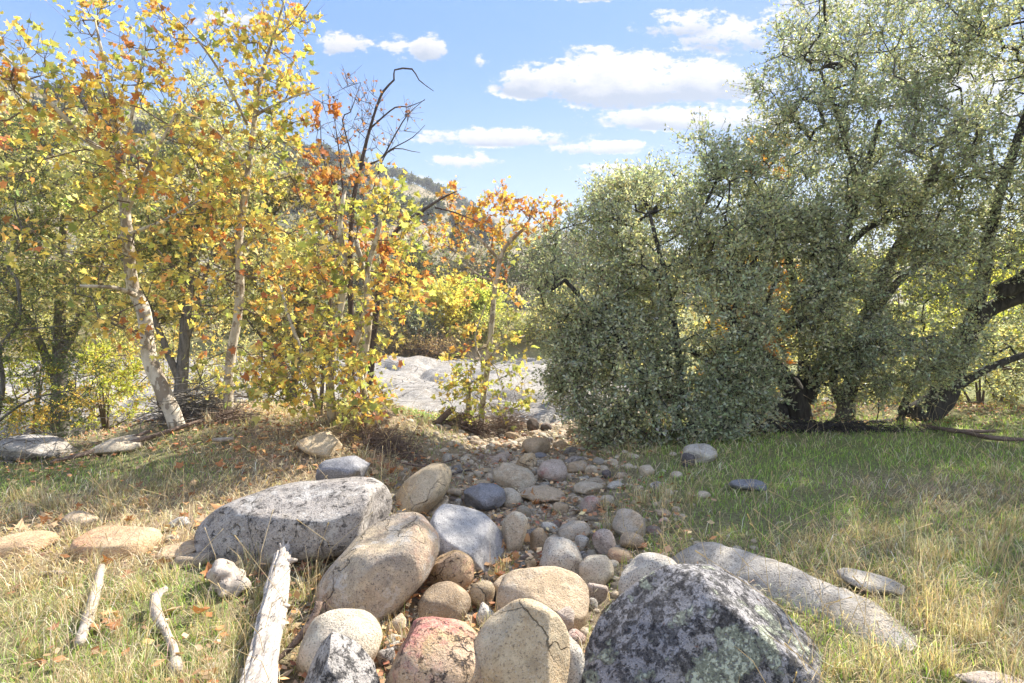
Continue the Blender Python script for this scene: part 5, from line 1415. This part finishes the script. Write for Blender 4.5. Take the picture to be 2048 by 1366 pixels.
# short green grass
x, y = scatter(190000, 1.9, 13.5)
gl = gully(x, y); gr = green(x, y)
ok = (r.random(len(x)) < (gr * .95 + .05) * (1 - .93 * gl) * np.clip(.8 + 1.2 * n2(x, y, 1.4, 3, 62), .15, 1)) & vis_filter(x, y) & ~inside_rock(x, y)
x, y = x[ok], y[ok]; n = len(x)
shortc = pick_cols(r, n, GREEN, None, .2)
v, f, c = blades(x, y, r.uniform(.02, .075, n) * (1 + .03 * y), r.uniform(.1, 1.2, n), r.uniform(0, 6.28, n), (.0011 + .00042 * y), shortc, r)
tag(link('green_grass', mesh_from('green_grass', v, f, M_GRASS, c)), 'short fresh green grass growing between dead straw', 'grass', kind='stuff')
# dead straw lying flat
x, y = scatter(180000, 1.9, 13)
gl = gully(x, y); gr = green(x, y)
ok = (r.random(len(x)) < (1.0 - .80 * gr) * (1 - .80 * gl) * np.clip(.75 + 1.3 * n2(x, y, 1.1, 3, 61), .12, 1)) & vis_filter(x, y) & ~inside_rock(x, y)
x, y = x[ok], y[ok]; n = len(x)
az = 6.28 * n2(x, y, .9, 2, 71) + r.normal(0, 1.5, n)
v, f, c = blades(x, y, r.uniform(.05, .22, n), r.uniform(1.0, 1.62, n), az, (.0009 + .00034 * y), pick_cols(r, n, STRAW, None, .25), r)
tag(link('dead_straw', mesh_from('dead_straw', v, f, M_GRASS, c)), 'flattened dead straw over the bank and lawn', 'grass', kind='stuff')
# standing tufts
tx, ty = scatter(1500, 1.9, 11)
dens = (n2(tx, ty, .8, 2, 81) > .08 + .22 * sst(1.0, 2.5, tx) * sst(4.2, 6, ty)) & (gully(tx, ty) < .55) & ~inside_rock(tx, ty) & vis_filter(tx, ty)
dens |= (tx > 1.9) & (ty < 4.2) & (r.random(len(tx)) < .8)
tx, ty = tx[dens], ty[dens]
ex = np.array([[at(a_, b_)[:2][0], at(a_, b_)[:2][1]] for a_, b_ in [(500, 1150), (505, 1200), (495, 1250), (480, 1300), (470, 1350), (520, 1130), (740, 1290), (700, 1270), (760, 1250), (640, 1150), (600, 1190), (820, 1290), (1630, 1330), (1680, 1340), (1760, 1330),
       (1850, 1330), (1930, 1280), (1990, 1240), (1880, 1250), (1480, 1366), (1580, 1366), (1000, 1160), (1300, 1230), (1200, 1290), (1215, 1060), (1240, 1030), (1300, 1010), (1330, 990), (1360, 1010), (1200, 1020), (70, 1010), (40, 1000), (110, 1020), (30, 1040), (1150, 1366), (980, 1290)]])
ex = np.repeat(ex, 3, 0) + r.normal(0, .05, (len(ex) * 3, 2))
tx = np.concatenate([tx, ex[:, 0]]); ty = np.concatenate([ty, ex[:, 1]])
per = 34; n = len(tx) * per
x = np.repeat(tx, per) + r.normal(0, .035, n); y = np.repeat(ty, per) + r.normal(0, .035, n)
hh = np.repeat(r.uniform(.07, .27, len(tx)), per) * r.uniform(.5, 1.2, n)
az = np.repeat(r.uniform(0, 6.28, len(tx)), per) + r.normal(0, 1.2, n)
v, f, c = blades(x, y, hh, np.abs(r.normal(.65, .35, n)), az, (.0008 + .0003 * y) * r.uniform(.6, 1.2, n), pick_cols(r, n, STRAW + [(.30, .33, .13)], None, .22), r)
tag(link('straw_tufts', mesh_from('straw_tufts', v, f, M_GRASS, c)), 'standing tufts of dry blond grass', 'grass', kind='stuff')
# tall single stems with seed heads
sx_, sy_ = scatter(800, 2.0, 8.5)
ok = (gully(sx_, sy_) < .8) & ~inside_rock(sx_, sy_, .6); sx_, sy_ = sx_[ok], sy_[ok]; n = len(sx_)
A = np.stack([sx_, sy_, ground_h(sx_, sy_)], -1); H = r.uniform(.25, .55, n)[:, None]
dv = r.normal(0, .35, (n, 3)) * np.array([1, 1, 0]); B = A + H * (np.array([0, 0, .55]) + dv * .4); C2 = B + H * (np.array([0, 0, .38]) + dv)
v1, f1 = cones(A, B, np.full(n, .0019), np.full(n, .0016), 3); v2, f2 = cones(B, C2, np.full(n, .0016), np.full(n, .0010), 3)
hd = C2 + (C2 - B) * .12; v3, f3 = cones(C2 - (C2 - B) * .1, hd, np.full(n, .0012), np.full(n, .0035), 3)
v, fs = join([(v1, f1, None), (v2, f2, None), (v3, f3, None)])
tag(link('grass_stems', mesh_from('grass_stems', v, fs, M_GRASS, np.tile([.55, .45, .28], (len(v), 1)))), 'tall thin dry seed stems standing in the grass', 'grass', kind='stuff')

# ------------------------------------------------------------------ fallen leaves
PAL_FALL = [(.44, .20, .09), (.48, .27, .13), (.31, .16, .09), (.54, .38, .22), (.42, .29, .18)]
flv = []
for k in range(12):
    tv, tf_ = SYC_T; tv = tv.copy(); tv[:, 2] = tv[:, 2] * (-1.3 if k % 2 else .8) + .35 * fbm(tv * 1.9 + k * 9, 2, k) + (.25 * tv[:, 0] ** 2 if k % 3 == 0 else 0)
    flv.append(mesh_from('fallen_leaf', tv, tf_, M_DRYLEAF, np.tile(np.array(PAL_FALL[k % 5]), (len(tv), 1))))
def put_leaf(x, y, s, lab, grp, dz=.03):
    o = bpy.data.objects.new('fallen_leaf', flv[r.integers(12)]); COL.objects.link(o)
    o.location = on_ground(x, y, dz + r.uniform(0, .03)); o.scale = (s, s, s); o.rotation_euler = (r.normal(0, .45), r.normal(0, .45), r.uniform(0, 6.28))
    tag(o, lab, 'leaf', grp)
areas = [  # px, py, spread x, spread y, count, label, group
    (560, 940, 110, 40, 46, 'crisp rusty sycamore leaf on the bank above the longest boulder', 'fallen leaves above the longest boulder'),
    (800, 960, 70, 40, 40, 'brown sycamore leaf in the hollow between the longest boulder and the leaning egg', 'fallen leaves in the hollow'),
    (660, 1110, 40, 40, 26, 'orange-brown leaf wedged in the crack below the longest boulder', 'fallen leaves below the longest boulder'),
    (330, 1050, 80, 30, 22, 'orange leaf lying left of the longest boulder', 'fallen leaves left of the longest boulder'),
    (70, 1040, 60, 30, 16, 'curled rusty leaf near the flat orange stone at the left edge', 'fallen leaves at the left edge'),
    (1010, 1110, 22, 50, 22, 'brown leaf lodged beside the bluish slab', 'fallen leaves beside the bluish slab'),
    (1080, 1020, 60, 20, 16, 'pale brown leaf among the upper gully stones', 'fallen leaves in the upper gully'),
    (150, 1200, 150, 80, 16, 'single brown leaf in the grass at the lower left', 'fallen leaves in the lower left grass'),
    (960, 1240, 60, 60, 12, 'dry leaf caught between the lower boulders', 'fallen leaves between the lower boulders')]
for (a_, b_, c_, d_, n_, lb, gp) in areas:
    k = 0
    while k < n_:
        g_ = at(a_ + r.normal(0, c_), min(1366, b_ + r.normal(0, d_)))
        if inside_rock(g_[:1], g_[1:2], .7)[0] and r.random() < .85: continue
        put_leaf(g_[0], g_[1], r.uniform(.05, .10), lb, gp); k += 1
# litter too small to count
N_ = 9000
x, y = scatter(N_ * 2, 2.4, 11, -42, 20)
pr = np.clip(.75 * gully(x, y) + .9 * sst(-.6, -2, x) * sst(5.2, 6.4, y) + .08, 0, 1) * (n2(x, y, 1.3, 2, 91) > -.25)
ok = (r.random(len(x)) < pr); x, y = x[ok], y[ok]
x2, y2 = r.uniform(2, 11, 5000), r.uniform(8.2, 12.5, 5000)
x = np.concatenate([x, x2]); y = np.concatenate([y, y2]); n = len(x)
pos = np.stack([x, y, ground_h(x, y) + .012 + r.uniform(0, .05, n)], -1)
ax = norm(r.normal(size=(n, 3)) * np.array([1, 1, .25])); nn = norm(r.normal(0, .4, (n, 3)) + np.array([0, 0, 1])); s_ = norm(np.cross(nn, ax)); n_ = np.cross(ax, s_)
v, f, c = leaf_mesh(pos, ax, s_, n_, r.uniform(.025, .07, n), pick_cols(r, n, PAL_FALL, None, .35), (np.array([[0, 0, 0], [.45, .34, .08], [1, 0, .1], [.5, -.36, .05]]), OAK_T[1]))
tag(link('leaf_litter', mesh_from('leaf_litter', v, f, M_DRYLEAF, c)), 'brown leaf litter scattered over the gully, bank and oak floor', 'litter', kind='stuff')

# ------------------------------------------------------------------ haze
hm = bpy.data.materials.new('haze'); hm.use_nodes = True
for n_ in list(hm.node_tree.nodes):
    if n_.type == 'BSDF_PRINCIPLED': hm.node_tree.nodes.remove(n_)
pv = hm.node_tree.nodes.new('ShaderNodeVolumePrincipled')
pv.inputs['Density'].default_value = 0.00055; pv.inputs['Color'].default_value = (.93, .96, 1, 1); pv.inputs['Anisotropy'].default_value = .2
hm.node_tree.links.new(pv.outputs[0], hm.node_tree.nodes['Material Output'].inputs['Volume'])
x0, x1, y0, y1, z0, z1 = -860, 860, -830, 850, -150, 128
hv = np.array([[a_, b_, c_] for a_ in (x0, x1) for b_ in (y0, y1) for c_ in (z0, z1)])
hf = np.array([[0, 1, 3, 2], [4, 6, 7, 5], [0, 4, 5, 1], [2, 3, 7, 6], [0, 2, 6, 4], [1, 5, 7, 3]])
tag(link('haze', mesh_from('haze', hv, hf, hm)), 'thin pale air haze over the valley', 'haze', kind='stuff')
SC.cycles.volume_bounces = 0
